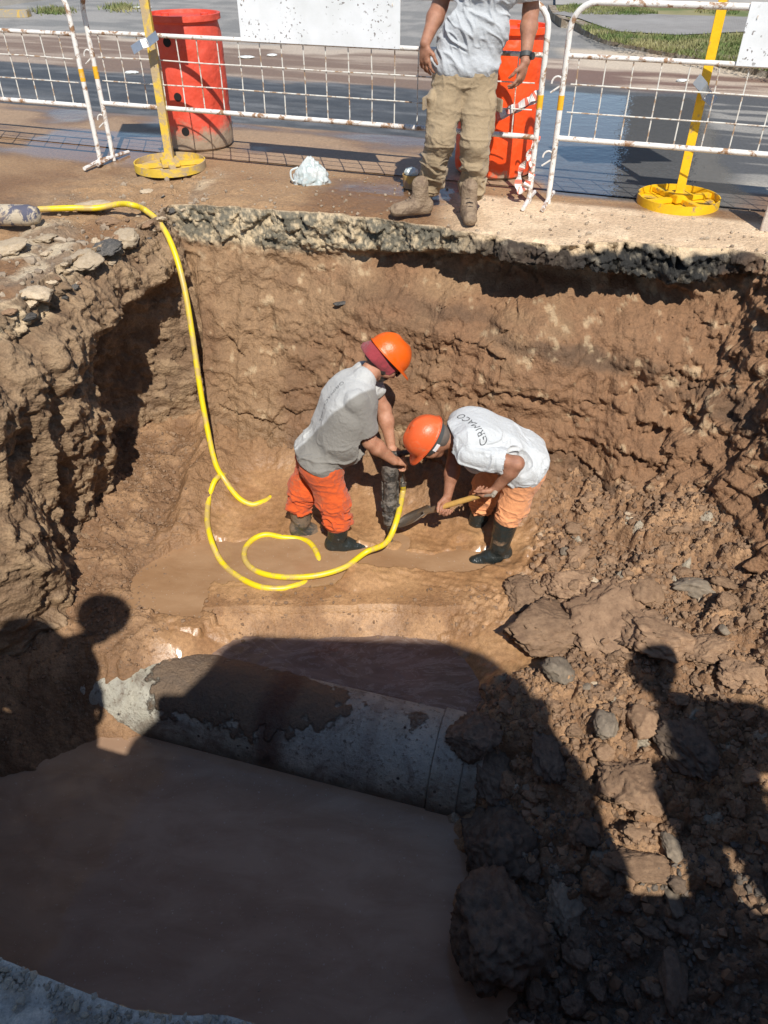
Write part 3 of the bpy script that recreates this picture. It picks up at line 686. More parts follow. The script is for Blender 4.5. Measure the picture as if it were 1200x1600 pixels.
def bent(center, dirv, n, label, size=(.12, .05)):
    c = Vector(center); t = Vector(dirv).normalized(); up = Vector(n).normalized(); m = MB(); s = t.cross(up).normalized(); L = [(-.5, 0), (-.12, .012), (.1, -.006), (.5, .02)]
    V = []
    for a, h in L:
        for e in (-1, 1): V.append(t*a*size[0]+s*e*size[1]/2+up*h)
    V += [v+up*.003 for v in V]; k = 8
    F = [(2*i, 2*i+1, 2*i+3, 2*i+2) for i in range(3)]+[(k+2*i, k+2*i+2, k+2*i+3, k+2*i+1) for i in range(3)]+[(2*i, 2*i+2, k+2*i+2, k+2*i) for i in range(3)]+[(2*i+1, k+2*i+1, k+2*i+3, 2*i+3) for i in range(3)]+[(0, k, k+1, 1), (6, 7, k+7, k+6)]
    o = m.add(V, F).build('tin_strip', TIN); o.location = c; tag(o, label, 'metal strip')
    MB().tube([t*.1*size[0]+s*size[1]*.6*math.cos(q)+up*(.03*math.sin(q)) for q in [i*PI/6 for i in range(13)]], .002, 5).build('wire_tie', WHITEW, o, True)
    return o
bent(P(227, 68, pl_.y-.1), (1, .1, .42), (0, -.8, .5), 'bent silver tin strip wired to the left yellow post', (.20, .06))
bent(P(1101, 143, pr_.y-.1), (.62, .1, -.6), (0, -.8, .5), 'curled silver tin strip wired to the right yellow post', (.20, .07))

# ================================================================== DRUMS
def drum(c, r, h, label, col, muddy, holes, rz, tilt=(0, 0)):
    key = 'drum_'+('faded' if muddy > .1 else 'bright'); m = N(key); f = m.noise(3.5, 7, .7); g = m.noise(9, 8, .75, dist=.5)
    c0 = m.mixc(m.ramp(f, [(.35, 0.), (.65, 1.)]), col, tuple(min(1, q*1.15+.035*muddy*6) for q in col))
    sep = m.node('ShaderNodeSeparateXYZ'); m.l(m.tc.outputs['Object'], sep.inputs[0])
    hh = m.math('ADD', sep.outputs['Z'], m.math('MULTIPLY', m.math('SUBTRACT', g, .5), .42))
    c0 = m.mixc(m.ramp(hh, [(max(0, muddy-.05), 1.), (muddy+.05, 0.)]), c0, (.36, .27, .19))
    if muddy > .1: c0 = m.mixc(m.ramp(m.noise(26, 6, .75), [(.58, 0.), (.78, .4)]), c0, (.52, .22, .15))
    else: c0 = m.mixc(m.ramp(m.noise(14, 6, .75), [(.66, 0.), (.70, .8)]), c0, (.06, .03, .10))
    m.col(c0); m.set(Roughness=.38 if muddy < .1 else .5); m.bump(m.noise(6, 3, .5), .03)
    root = empty('plastic_drum', c, rz, label, 'drum', 'orange plastic drums behind the barrier'); root.rotation_euler.x = tilt[0]; root.rotation_euler.y = tilt[1]
    prof = [(0, .0), (r*.86, .0), (r*.97, .025), (r, .07), (r, h*.30), (r*.985, h*.33), (r, h*.36), (r, h*.64), (r*.985, h*.67), (r, h*.70), (r*.99, h*.86), (r*.93, h*.94), (r*.95, h*.955), (r*1.02, h*.96), (r*1.02, h), (r*.93, h), (r*.92, h*.975), (0, h*.97)]
    MB().lathe(prof, n=56).build('drum_shell', m.m, root, True, angle=30)
    BK = simple('hole_dark', (.01, .008, .008), .9)
    for a, z in holes:
        R = Matrix.Rotation(a, 3, 'Z') @ Matrix.Rotation(PI/2, 3, 'Y')
        MB().lathe([(.0, .002), (.031, .002), (.031, -.03)], (math.cos(a)*r*.999, math.sin(a)*r*.999, z), 20, R).build('hole', BK, root)
    for a in (.4, 2.7): MB().lathe([(0, .02), (.03, .02), (.03, 0)], (math.cos(a)*r*.6, math.sin(a)*r*.6, h*.97), 16).build('bung', m.m, root)
    return root
dl = G(303, 240); dl.y += .27
drum(dl, .275, .92, 'faded orange drum with three dark holes and a muddy foot behind the left yellow post', (.62, .060, .026), .16, [(-1.72, .16), (-1.80, .40), (-1.88, .76)], 0)
dr = G(776, 284); dr.y += .27
drum(dr, .285, .93, 'bright orange drum behind the standing man', (.82, .075, .010), .02, [(2.5, .4)], .4, (0, .02))

# ================================================================== LITTER AND BITS ON THE GROUND
def crumple(name, c, size, seed, mat, label, cat, sub=4, amp=.35):
    bm = bmesh.new(); bmesh.ops.create_icosphere(bm, subdivisions=sub, radius=1); V = np.array([v.co[:] for v in bm.verts])
    n = 1+amp*fbm(V+seed, .55, 4, seed, .6, True)+.1*fbm(V+seed, .16, 2, seed+3); V = V*n[:, None]*np.array(size)
    if name == 'plastic_bag': V[:, :2] *= (1.05-.55*np.clip(V[:, 2:3]/size[2], -1, 1.2))
    V[:, 2] = np.maximum(V[:, 2], -size[2]*.55)
    for v, q_ in zip(bm.verts, V): v.co = q_
    me = bpy.data.meshes.new(name); bm.to_mesh(me); bm.free()
    for p in me.polygons: p.use_smooth = sub > 3
    o = link(name, me, None, mat); o.location = Vector(c)+Vector((0, 0, size[2]*.5)); return tag(o, label, cat)
PB = N('plastic_film'); PB.col(PB.mixc(PB.ramp(PB.noise(20, 4, .6), [(.4, 0.), (.6, 1.)]), (.50, .58, .58), (.72, .76, .75))); PB.set(Roughness=.3, Transmission_Weight=.15); PB.b.inputs['Alpha'].default_value = .9
bag = crumple('plastic_bag', G(487, 286), (.10, .06, .11), 5, PB.m, 'crumpled pale plastic bag on the wet mud behind the pit edge', 'bag', 5, .28)
MB().tube(catmull([(-.09, 0, .05), (-.14, -.02, .03), (-.13, -.03, -.03), (-.08, -.03, -.02)], 6), .007, 6).build('bag_handle', PB.m, bag, True)
cup = empty('cup', G(642, 293), 0, 'yellow-rimmed pot with a bit of clear plastic behind the man\'s boot', 'pot')
MB().lathe([(0, .0), (.05, 0), (.062, .09), (.058, .09), (.048, .01), (0, .01)], n=24).build('cup_body', simple('ochre_pot', (.50, .33, .10), .6, dirt=(.3, .2, .13)), cup, True)
t_ = crumple('plastic_scrap', (0, 0, .085), (.045, .04, .03), 9, PB.m, None, None, 3); t_.parent = cup; t_.name = 'plastic_film'
LW = simple('litter_white', (.72, .74, .72), .5, var=.08)
for (u, v, s_, lb) in ((206, 114, .07, 'flat white scrap on the street behind the left barrier'), (385, 90, .09, 'torn greenish plastic scrap on the brown slurry'), (425, 87, .06, 'small white wrapper on the brown slurry right of the green scrap'), (1066, 127, .06, 'small white scrap on the mud behind the right barrier'), (222, 12, .16, 'tangle of pale rubbish by the far kerb')):
    crumple('litter', G(u, v, .012), (s_, s_*.6, .014), int(u), LW, lb, 'litter', 3)
# sack lying at the left and old board at the right
m = N('sack_cloth'); c = m.mixc(m.ramp(m.noise(9, 5, .7, dist=1.), [(.50, 0.), (.56, 1.)]), (.50, .42, .31), (.10, .10, .14)); c = m.mixc(m.ramp(m.noise(5, 5, .6), [(.58, 0.), (.68, .7)]), c, (.35, .25, .16)); m.col(c); m.set(Roughness=.8); m.bump(m.noise(300, 2, .5), .004)
sk = G(0, 336, .06); 
pts = [(-.75, 0, .0), (-.5, 0, .01), (-.2, .0, 0), (.05, 0, 0), (.18, 0, 0), (.235, 0, 0), (.25, 0, 0)]; rad = [.055, .062, .060, .064, .062, .045, .012]
so = MB().tube(pts, rad, 18).build('rolled_sack', m.m, None, True); so.location = sk; so.rotation_euler.z = -.02
tag(so, 'muddy printed sack rolled round the hose at the left edge', 'sack')
BD = simple('weathered_wood', (.52, .44, .37), .85, var=.15, dirt=(.20, .09, .06), dirt_amt=.45, scale=9, bump=.006)
bp = G(1196, 362); bo = MB().box((0, 0, .21), (.16, .035, .50)).build('wooden_board', BD, None, bevel=.004); bo.location = bp+Vector((.05, .0, -.01)); bo.rotation_euler = (-.05, .03, -.35)
tag(bo, 'weathered upright board at the right edge by the pit', 'board')
# ================================================================== BODIES: smooth implicit surfaces, meshed
def V3(*a): return np.array(a, dtype=np.float64)
def unit(v): v = np.array(v, float); return v/np.linalg.norm(v)
class SDF:
    def __init__(s): s.p = []
    def cap(s, a, b, ra, rb=None, k=.02, flat=None, sub=False):
        s.p.append((np.array(a, float), np.array(b, float), ra, ra if rb is None else rb, k, flat, sub)); return s
    def ball(s, a, r, k=.02, flat=None, sub=False): return s.cap(a, a, r, r, k, flat, sub)
    def chain(s, pts, rs, k=.02, flat=None):
        for i in range(len(pts)-1): s.cap(pts[i], pts[i+1], rs[i], rs[i+1], k, flat)
        return s
    def mesh(s, name, h=.006, cuts=(), disp=None, keepcut=True):
        lo = np.min([np.minimum(a, b)-max(ra, rb) for a, b, ra, rb, *_ in s.p], axis=0)-.03; hi = np.max([np.maximum(a, b)+max(ra, rb) for a, b, ra, rb, *_ in s.p], axis=0)+.03
        n = np.ceil((hi-lo)/h).astype(int)+1; d = np.full(n, .2, np.float32); ax = [lo[i]+h*np.arange(n[i]) for i in range(3)]
        for a, b, ra, rb, k, flat, sub in s.p:
            m = max(ra, rb)+max(k, .02)+h*2; i0 = np.maximum(0, ((np.minimum(a, b)-m-lo)/h).astype(int)); i1 = np.minimum(n, ((np.maximum(a, b)+m-lo)/h).astype(int)+2)
            X, Y, Z = np.meshgrid(*[ax[i][i0[i]:i1[i]] for i in range(3)], indexing='ij', sparse=True)
            px, py, pz = X-a[0], Y-a[1], Z-a[2]; ba = b-a
            if flat is not None:
                fn, fs_ = np.array(flat[0], float), flat[1]; fn = fn/np.linalg.norm(fn); q = px*fn[0]+py*fn[1]+pz*fn[2]; w_ = (1/fs_-1)
                px, py, pz = px+q*fn[0]*w_, py+q*fn[1]*w_, pz+q*fn[2]*w_; ba = ba+fn*(ba@fn)*w_
            L = ba@ba
            t = np.clip((px*ba[0]+py*ba[1]+pz*ba[2])/L, 0, 1) if L > 1e-10 else 0*px+0*py+0*pz
            dd_ = np.sqrt((px-t*ba[0])**2+(py-t*ba[1])**2+(pz-t*ba[2])**2)-(ra+(rb-ra)*t)
            if flat is not None: dd_ = dd_*(.5+.5*flat[1])
            v = d[i0[0]:i1[0], i0[1]:i1[1], i0[2]:i1[2]]; dd_ = dd_.astype(np.float32)
            if sub: v[...] = np.maximum(v, -dd_); continue
            hh = np.clip(.5+.5*(v-dd_)/k, 0, 1); v[...] = v*(1-hh)+dd_*hh-k*hh*(1-hh)
        if cuts:
            X, Y, Z = np.meshgrid(*ax, indexing='ij', sparse=True)
            for o, nn, lim in cuts:      # removes the side nn points to, within lim (centre, radius) if given
                nn = np.array(nn, float); nn = nn/np.linalg.norm(nn); pl = (X-o[0])*nn[0]+(Y-o[1])*nn[1]+(Z-o[2])*nn[2]
                if lim is not None:
                    pl = np.minimum(pl, lim[1]-np.sqrt((X-lim[0][0])**2+(Y-lim[0][1])**2+(Z-lim[0][2])**2))
                d = np.maximum(d, pl.astype(np.float32))
        ins = d < 0; c = ins[:-1, :-1, :-1].astype(np.int8)
        c = sum(ins[i:n[0]-1+i, j:n[1]-1+j, k:n[2]-1+k].astype(np.int8) for i in (0, 1) for j in (0, 1) for k in (0, 1))
        act = (c > 0) & (c < 8); I, J, K = np.nonzero(act); idx = np.full(act.shape, -1, np.int64); idx[I, J, K] = np.arange(len(I))
        acc = np.zeros((len(I), 3)); cnt = np.zeros(len(I)); base = np.stack([I, J, K], 1)
        cor = [(i, j, k) for i in (0, 1) for j in (0, 1) for k in (0, 1)]
        for e0 in cor:
            for axn in range(3):
                if e0[axn]: continue
                e1 = list(e0); e1[axn] = 1
                A = d[I+e0[0], J+e0[1], K+e0[2]]; B = d[I+e1[0], J+e1[1], K+e1[2]]; m = (A < 0) != (B < 0)
                t = np.where(m, A/(A-B+1e-12), 0); p = base+np.array(e0); p = p.astype(float); p[:, axn] += t
                acc[m] += p[m]; cnt[m] += 1
        V = lo+h*acc/cnt[:, None]; Fs = []
        for axn in range(3):
            u_, v_ = [(1, 2), (2, 0), (0, 1)][axn]; sl0 = [slice(None)]*3; sl1 = [slice(None)]*3; sl0[axn] = slice(0, -1); sl1[axn] = slice(1, None)
            sa, sb = ins[tuple(sl0)], ins[tuple(sl1)]; E_ = np.stack(np.nonzero(sa != sb), 1)
            E_ = E_[(E_[:, u_] > 0) & (E_[:, v_] > 0) & (E_[:, u_] < n[u_]-1) & (E_[:, v_] < n[v_]-1)]; flip = sa[tuple(E_.T)]
            q = []
            for du, dv in ((-1, -1), (0, -1), (0, 0), (-1, 0)):
                r = E_.copy(); r[:, u_] += du; r[:, v_] += dv; q.append(idx[tuple(r.T)])
            q = np.stack(q, 1); q = np.where(flip[:, None], q, q[:, ::-1]); Fs.append(q[(q >= 0).all(1)])
        F = np.concatenate(Fs); 
        # two relaxing steps remove the grid pattern
        for _ in range(2):
            a_ = np.zeros_like(V); ct = np.zeros(len(V))
            for k in range(4):
                np.add.at(a_, F[:, k], V[F[:, (k+1) % 4]]); np.add.at(ct, F[:, k], 1)
            V = V*.5+.5*a_/np.maximum(ct, 1)[:, None]
        if disp is not None:
            nrm = np.zeros_like(V); fn = np.cross(V[F[:, 2]]-V[F[:, 0]], V[F[:, 3]]-V[F[:, 1]])
            for k in range(4): np.add.at(nrm, F[:, k], fn)
            nrm /= np.linalg.norm(nrm, axis=1)[:, None]+1e-12; dv_ = disp(V)
            for o, nn, lim in cuts:
                nn = unit(nn); pl = np.abs((V-np.array(o, float))@nn); fd = .12+.88*sst(.004, .030, pl)
                if lim is not None: fd = np.where(np.linalg.norm(V-np.array(lim[0]), axis=1) < lim[1]+.04, fd, 1)
                dv_ = dv_*fd
            V = V+nrm*dv_[:, None]
        return mesh_np(name, V, F, True)
def unit(v): v = np.array(v, float); return v/np.linalg.norm(v)
def perp(v, n): v = np.array(v, float); return unit(v-n*(v@n))
def folds(axis, amp, sc=.05, stretch=3.5, seed=0, where=None):
    ax_ = unit(axis)
    def f(V):
        t = V@ax_; q = V*1.0+ax_*(t*(stretch-1))[:, None] if stretch > 1 else V
        q = q+.03*np.stack([fbm(V, .12, 2, seed+k) for k in range(3)], 1)
        n_ = vn(q/(sc*1.9), seed+5); n2_ = vn((q+3.3)/(sc*1.15), seed+6); r = amp*(1.15*np.exp(-(n_/.20)**2)+.55*np.exp(-(n2_/.22)**2)-.45)+fbm(V, sc*3, 2, seed+9)*amp*.7
        return r*(where(V) if where else 1)
    return f
def hand(S, wrist, fwd, pn, thumb, curl=.6, sc=1., spread=.08, k=.006, thumb_curl=.5):
    """palm, four fingers of unequal length bent at three joints, thumb from the side of the palm"""
    w_ = np.array(wrist, float); f = unit(fwd); pn = perp(pn, f); s = perp(thumb, f); s = unit(s-pn*(s@pn)); 
    S.cap(w_+f*.015*sc, w_+f*.05*sc, .026*sc, .030*sc, .015, (pn, .6)); kn = w_+f*.085*sc
    S.cap(w_+f*.04*sc+s*.012*sc, kn+s*.018*sc, .022*sc, .017*sc, .012, (pn, .75)); S.cap(w_+f*.04*sc-s*.012*sc, kn-s*.020*sc, .022*sc, .016*sc, .012, (pn, .75))
    for i, (off_, ln, r) in enumerate(((.030, .90, .0092), (.010, 1., .0098), (-.010, .94, .0092), (-.029, .76, .0082))):
        p = kn+s*off_*sc-f*(.004*abs(i-1))*sc; a = curl*(.55+.06*i); dirv = unit(f+s*spread*(1.3-i)); L = (.042, .026, .021)
        for j in range(3):
            dv = dirv*math.cos(a)+pn*math.sin(a); q = p+dv*L[j]*ln*sc; S.cap(p, q, (r-.0006*j)*sc, (r-.0006*(j+1))*sc, k); p = q; a += curl*(.95 if j == 0 else .7)
    p = w_+f*.028*sc+s*.024*sc; d1 = unit(s*.75+f*.65+pn*.25); q = p+d1*.040*sc; S.cap(p, q, .014*sc, .0115*sc, .012)
    d2 = unit(f*.8+s*(.45-.5*thumb_curl)+pn*.7*thumb_curl); S.cap(q, q+d2*.030*sc, .011*sc, .0095*sc, k); S.cap(q+d2*.030*sc, q+d2*.030*sc+unit(d2+pn*.3)*.024*sc, .0098*sc, .008*sc, k)
def arm(S, sh, el, wr, r=(.056, .046, .042, .029)):
    sh, el, wr = (np.array(q, float) for q in (sh, el, wr))
    S.cap(sh, sh+(el-sh)*.45, r[0], r[0]*.95, .03); S.cap(sh+(el-sh)*.4, el, r[0]*.93, r[1]*.9, .03); m_ = el+(wr-el)*.3
    S.cap(el, m_, r[1]*.92, r[2]*1.04, .025); S.cap(m_, wr, r[2]*1.04, r[3]*.95, .03)
def head(S, c, up, face, sc=1.):
    """skull, jaw, brow, nose, lips, ears, eye sockets around centre c"""
    u = unit(up); f = perp(face, u); r = np.cross(f, u); c = np.array(c, float)
    S.cap(c-f*.022*sc+u*.025*sc, c+f*.020*sc+u*.020*sc, .083*sc, .080*sc, .03, (r, .88)); S.cap(c+f*.02*sc-u*.02*sc, c+f*.045*sc-u*.065*sc, .062*sc, .036*sc, .04, (r, .95))
    S.cap(c+f*.055*sc-u*.088*sc, c+f*.062*sc-u*.082*sc, .020*sc, .018*sc, .03)
    S.cap(c-r*.03*sc+f*.085*sc+u*.022*sc, c+r*.03*sc+f*.085*sc+u*.022*sc, .011*sc, .011*sc, .02)
    S.cap(c+f*.093*sc+u*.008*sc, c+f*.113*sc-u*.026*sc, .008*sc, .0125*sc, .012); S.cap(c-r*.012*sc+f*.098*sc-u*.03*sc, c+r*.012*sc+f*.098*sc-u*.03*sc, .008*sc, .008*sc, .01)
    S.cap(c-r*.02*sc+f*.088*sc-u*.052*sc, c+r*.02*sc+f*.088*sc-u*.052*sc, .0075*sc, .0075*sc, .008); S.cap(c-r*.018*sc+f*.086*sc-u*.062*sc, c+r*.018*sc+f*.086*sc-u*.062*sc, .007*sc, .007*sc, .008)
    for sg in (-1, 1):
        S.ball(c+r*sg*.032*sc+f*.098*sc+u*.004*sc, .014*sc, .012, None, True); S.ball(c+r*sg*.031*sc+f*.078*sc+u*.004*sc, .0125*sc, .004)
        S.cap(c+r*sg*.078*sc-f*.008*sc+u*.022*sc, c+r*sg*.075*sc-f*.002*sc-u*.024*sc, .018*sc, .012*sc, .008, (r, .4)); S.cap(c+r*sg*.045*sc+f*.062*sc-u*.018*sc, c+r*sg*.05*sc+f*.05*sc-u*.03*sc, .022*sc, .022*sc, .03)
def pants(S, pel, fw, hips, knees, ank, r=(.135, .105, .088, .080)):
    lat = unit(np.cross(fw, (0, 0, 1)))
    pel = np.array(pel, float); S.cap(pel-lat*.055, pel+lat*.055, r[0]*.93, r[0]*.93, .05)
    for h_, k_, a_ in zip(hips, knees, ank):
        h_, k_, a_ = (np.array(q, float) for q in (h_, k_, a_)); S.cap(h_, k_, r[1], r[2]*.95, .05); S.cap(k_, a_, r[2]*.95, r[3], .04)
def boot(name, kn, ank, toe, mat, parent, h=.006, rubber=True):
    S = SDF(); kn, ank, toe = (np.array(q, float) for q in (kn, ank, toe)); dr_ = unit(toe-ank); 
    if rubber: S.cap(kn, ank+V3(0, 0, .05), .075, .060, .02); heel = ank-dr_*.045
    else: S.cap(ank+V3(0, 0, .10), ank+V3(0, 0, .03), .052, .052, .02); heel = ank-dr_*.045
    S.cap(heel-V3(0, 0, .02), ank+dr_*.05-V3(0, 0, .02), .042, .045, .03); S.cap(ank+dr_*.04-V3(0, 0, .028), ank+dr_*.15-V3(0, 0, .035), .046, .038, .03)
    bot = ank[2]-.075; S.cap(heel-V3(0, 0, .045), ank+dr_*.155-V3(0, 0, .045), .040, .040, .012)
    me = S.mesh(name, h, cuts=((V3(0, 0, bot), (0, 0, -1), None),)+(((kn, unit(kn-ank), None),) if rubber else ()), disp=folds((0, 0, 1), .003, .05, 1, 3))
    return link(name, me, parent, mat)
def helmet(c, up, face, sc, mat, parent, label=None, ribs=True, peak=.055):
    """hard hat shell with crown ridge, peak over the face, rim and inner band"""
    u = unit(up); f = perp(face, u); r = np.cross(f, u); M = Matrix(((r[0], f[0], u[0]), (r[1], f[1], u[1]), (r[2], f[2], u[2]))); V = []; F = []; n = 64; rows = []
    for i in range(19):
        th = i/16*PI/2 if i <= 16 else PI/2
        for k in range(n):
            a = 2*PI*k/n; x, y = math.sin(a), math.cos(a); rx_, ry_ = .108, .132; z = .120*math.cos(th)**.92 if i <= 16 else 0
            q = math.sin(th)**.86; px, py = x*rx_*q, y*ry_*q
            ridge = .007*math.exp(-(px/.018)**2)*sst(.1, .3, math.sin(th))*(1-sst(.85, .98, math.sin(th))); z += ridge*math.cos(th*.6)
            if i > 16:
                e = (.010 if i == 17 else .012)+peak*max(0, y)**2.5*(1 if i == 18 else .8); px += x*e*.7; py += y*e; z = -.004-(.016*max(0, y)**2 if i == 18 else .006)
            V.append((px, py, z+.012))
    for i in range(18):
        for k in range(n): F.append((i*n+k, (i+1)*n+k, (i+1)*n+(k+1) % n, i*n+(k+1) % n))
    me = bpy.data.meshes.new('hard_hat'); me.from_pydata([tuple((M @ Vector(v))*sc+Vector(c)) for v in V], [], F)
    for p in me.polygons: p.use_smooth = True
    o = link('hard_hat', me, parent, mat); so_ = o.modifiers.new('s', 'SOLIDIFY'); so_.thickness = .003; 
    if label: o['label'] = label
    return o, M
SKIN = N('skin'); SKIN.col(SKIN.mixc(SKIN.ramp(SKIN.noise(26, 5, .6), [(.35, 0.), (.7, 1.)]), (.40, .185, .108), (.54, .28, .18))); SKIN.set(Roughness=.48, Subsurface_Weight=.08); SKIN.bump(SKIN.noise(220, 3, .6), .003); SKIN = SKIN.m
SKIN2 = N('skin_tan'); SKIN2.col(SKIN2.mixc(SKIN2.ramp(SKIN2.noise(26, 5, .6), [(.35, 0.), (.7, 1.)]), (.30, .135, .080), (.42, .205, .125))); SKIN2.set(Roughness=.5, Subsurface_Weight=.06); SKIN2.bump(SKIN2.noise(220, 3, .6), .003); SKIN2 = SKIN2.m
def cloth(name, c, dirt, amt, var=.1, sc=7., rough=.9):
    m = N(name); f = m.noise(11, 5, .6); b = m.mixc(m.ramp(f, [(.3, 0.), (.7, 1.)]), tuple(q*(1-var) for q in c), tuple(min(1, q*(1+var)) for q in c))
    g = m.noise(sc, 8, .68, dist=.6); b = m.mixc(m.ramp(g, [(.72-amt*.4, 0.), (.80-amt*.3, .75)]), b, dirt)
    mm = m.mixc(1., b, m.ramp(m.noise(420, 3, .6), [(.3, .82), (.7, 1.12)]), 'MULTIPLY'); m.col(mm); m.set(Roughness=rough); m.b.inputs['Sheen Weight'].default_value = .15
    m.bump(m.noise(650, 2, .5), .0015); m.bump(m.noise(48, 4, .6), .006); return m
ORANGE = cloth('orange_cotton', (.66, .098, .014), (.36, .19, .09), .30).m
ORANGEP = cloth('orange_faded', (.74, .32, .14), (.45, .20, .08), .22).m
KHAKI = cloth('khaki_cotton', (.36, .270, .165), (.26, .185, .11), .16, .08).m
GREYT = cloth('grey_tee', (.47, .49, .51), (.40, .38, .34), .06, .05).m
RUB = N('black_rubber'); g = RUB.noise(7, 7, .6, dist=.5); RUB.col(RUB.mixc(RUB.ramp(g, [(.60, 0.), (.68, .8)]), (.022, .027, .026), (.30, .19, .11))); RUB.set(Roughness=RUB.ramp(g, [(.60, .28), (.68, .8)])); RUB.bump(RUB.noise(30, 3, .5), .01); RUB = RUB.m
RUBM = N('muddy_rubber'); g = RUBM.noise(9, 7, .7, dist=.5); RUBM.col(RUBM.mixc(RUBM.ramp(g, [(.42, 0.), (.52, 1.)]), (.05, .05, .046), (.19, .14, .10))); RUBM.set(Roughness=.45); RUBM = RUBM.m
def hat_mat(name, c, scuff): 
    m = N(name); g = m.noise(16, 7, .7, dist=.6); m.col(m.mixc(m.ramp(g, [(.56, 0.), (.70, scuff)]), c, (.62, .26, .14))); m.set(Roughness=.30); m.b.inputs['Specular IOR Level'].default_value = .5; m.bump(m.noise(120, 4, .6), .002); return m.m
HAT1 = hat_mat('hat_bright', (.80, .115, .006), .15); HAT2 = hat_mat('hat_scuffed', (.78, .125, .035), .8)
STRAP = simple('strap_dark', (.05, .055, .055), .6); HAIR = simple('hair_dark', (.045, .035, .03), .8, bump=.01, bscale=200); HAIRG = simple('hair_grey', (.16, .13, .11), .85, bump=.01, bscale=200)
WLAB = simple('label_white', (.75, .72, .72), .6)
INK = simple('print_ink', (.10, .105, .11), .8)
def person(label, loc): 
    o = empty('person', loc, 0, label, 'person'); return o
def print_text(txt, size, origin, xdir, ydir, target, parent, mat, lift=.0015):
    """flat lettering laid onto a cloth mesh"""
    cu = bpy.data.curves.new('printed_text', 'FONT'); cu.body = txt; cu.size = size; cu.align_x = 'CENTER'; cu.align_y = 'CENTER'; cu.space_character = 1.08
    to = bpy.data.objects.new('tmp_text', cu); COL.objects.link(to); dg = bpy.context.evaluated_depsgraph_get(); me = bpy.data.meshes.new_from_object(to.evaluated_get(dg)); bpy.data.objects.remove(to)
    bm = bmesh.new(); bm.from_mesh(me); bmesh.ops.triangulate(bm, faces=bm.faces[:])
    bmesh.ops.subdivide_edges(bm, edges=[e for e in bm.edges if e.calc_length() > size*.25], cuts=1, use_grid_fill=False)
    x = unit(xdir); y = perp(ydir, x); nrm = np.cross(x, y); bv = BVHTree.FromPolygons([v.co for v in target.vertices], [p.vertices[:] for p in target.polygons])
    for v in bm.verts:
        p = np.array(origin)+x*v.co.x+y*v.co.y; h_ = bv.ray_cast(Vector(p+nrm*.15), Vector(-nrm), .4)
        v.co = (h_[0]+h_[1]*lift) if h_[0] is not None else Vector(p)
    bm.to_mesh(me); bm.free(); me.materials.clear(); me.materials.append(mat); me.name = 'printed_text'; return link('printed_text', me, parent)

# ------------------------------------------------------------------ worker with the breaker
W1 = person('worker in a grey T-shirt and bright orange trousers bending over the pneumatic breaker', (0, 0, 0))
pel = V3(-.385, 3.83, -1.03); nk = V3(-.10, 3.90, -.56); f1 = unit((.95, .22, 0)); lat1 = unit((.22, -.95, 0))
rs_, ls_ = V3(-.155, 3.735, -.62), V3(-.12, 4.07, -.62); el_, wr_ = V3(-.085, 3.745, -.885), V3(.060, 3.80, -1.060); lel, lwr = V3(.0, 4.06, -.86), V3(.045, 3.955, -1.065)
hc, hu, hf = V3(.000, 4.0, -.505), unit((.72, .22, .62)), unit((.66, .15, -.74))
S = SDF(); S.cap(pel, pel+(nk-pel)*.5, .09, .10, .03); S.cap(pel+(nk-pel)*.45, nk-V3(.03, 0, .06), .10, .07, .03); S.cap(rs_, ls_, .040, .040, .03)
S.cap(nk-V3(.03, 0, .03), hc-hu*.04-hf*.02, .060, .056, .03); arm(S, rs_, el_, wr_); arm(S, ls_, lel, lwr)
hand(S, wr_, (.055, .04, -.035), (.2, .3, -.9), (-.3, .9, .1), 1.15, 1., .05); hand(S, lwr, (.05, -.03, -.03), (.1, -.3, -.9), (-.4, -.9, .1), 1.15)
head(S, hc, hu, hf); link('body', S.mesh('body', .0043), W1, SKIN)
S = SDF(); tx = unit(nk-pel)   # T-shirt
S.cap(pel-tx*.02-lat1*.06, pel-tx*.02+lat1*.06, .142, .142, .05); S.cap(pel+tx*.17-lat1*.07+f1*.045, pel+tx*.17+lat1*.07+f1*.045, .162, .162, .06); S.cap(pel+tx*.34-lat1*.08, pel+tx*.34+lat1*.08, .150, .150, .06)
S.cap(pel+tx*.45-lat1*.075-f1*.015, pel+tx*.45+lat1*.075-f1*.015, .110, .110, .06); S.cap(rs_, rs_+(el_-rs_)*.95, .074, .076, .008); S.cap(ls_, ls_+(lel-ls_)*.75, .074, .070, .045); S.cap(nk-V3(.03, 0, .035), nk+V3(-.01, 0, .0), .085, .070, .03)
cuts = [(pel-tx*.045, -tx+.12*f1, None), (rs_+(el_-rs_)*.74, el_-rs_, (rs_+(el_-rs_)*1.06, .11)), (ls_+(lel-ls_)*.60, lel-ls_, (ls_+(lel-ls_)*.80, .12)), (nk+(hc-nk)*.16+hu*.0, hc-nk, (nk+(hc-nk)*.5, .13))]
TEE1 = cloth('grey_tee_wet', (.50, .50, .485), (.36, .31, .22), .10, .05, 6)
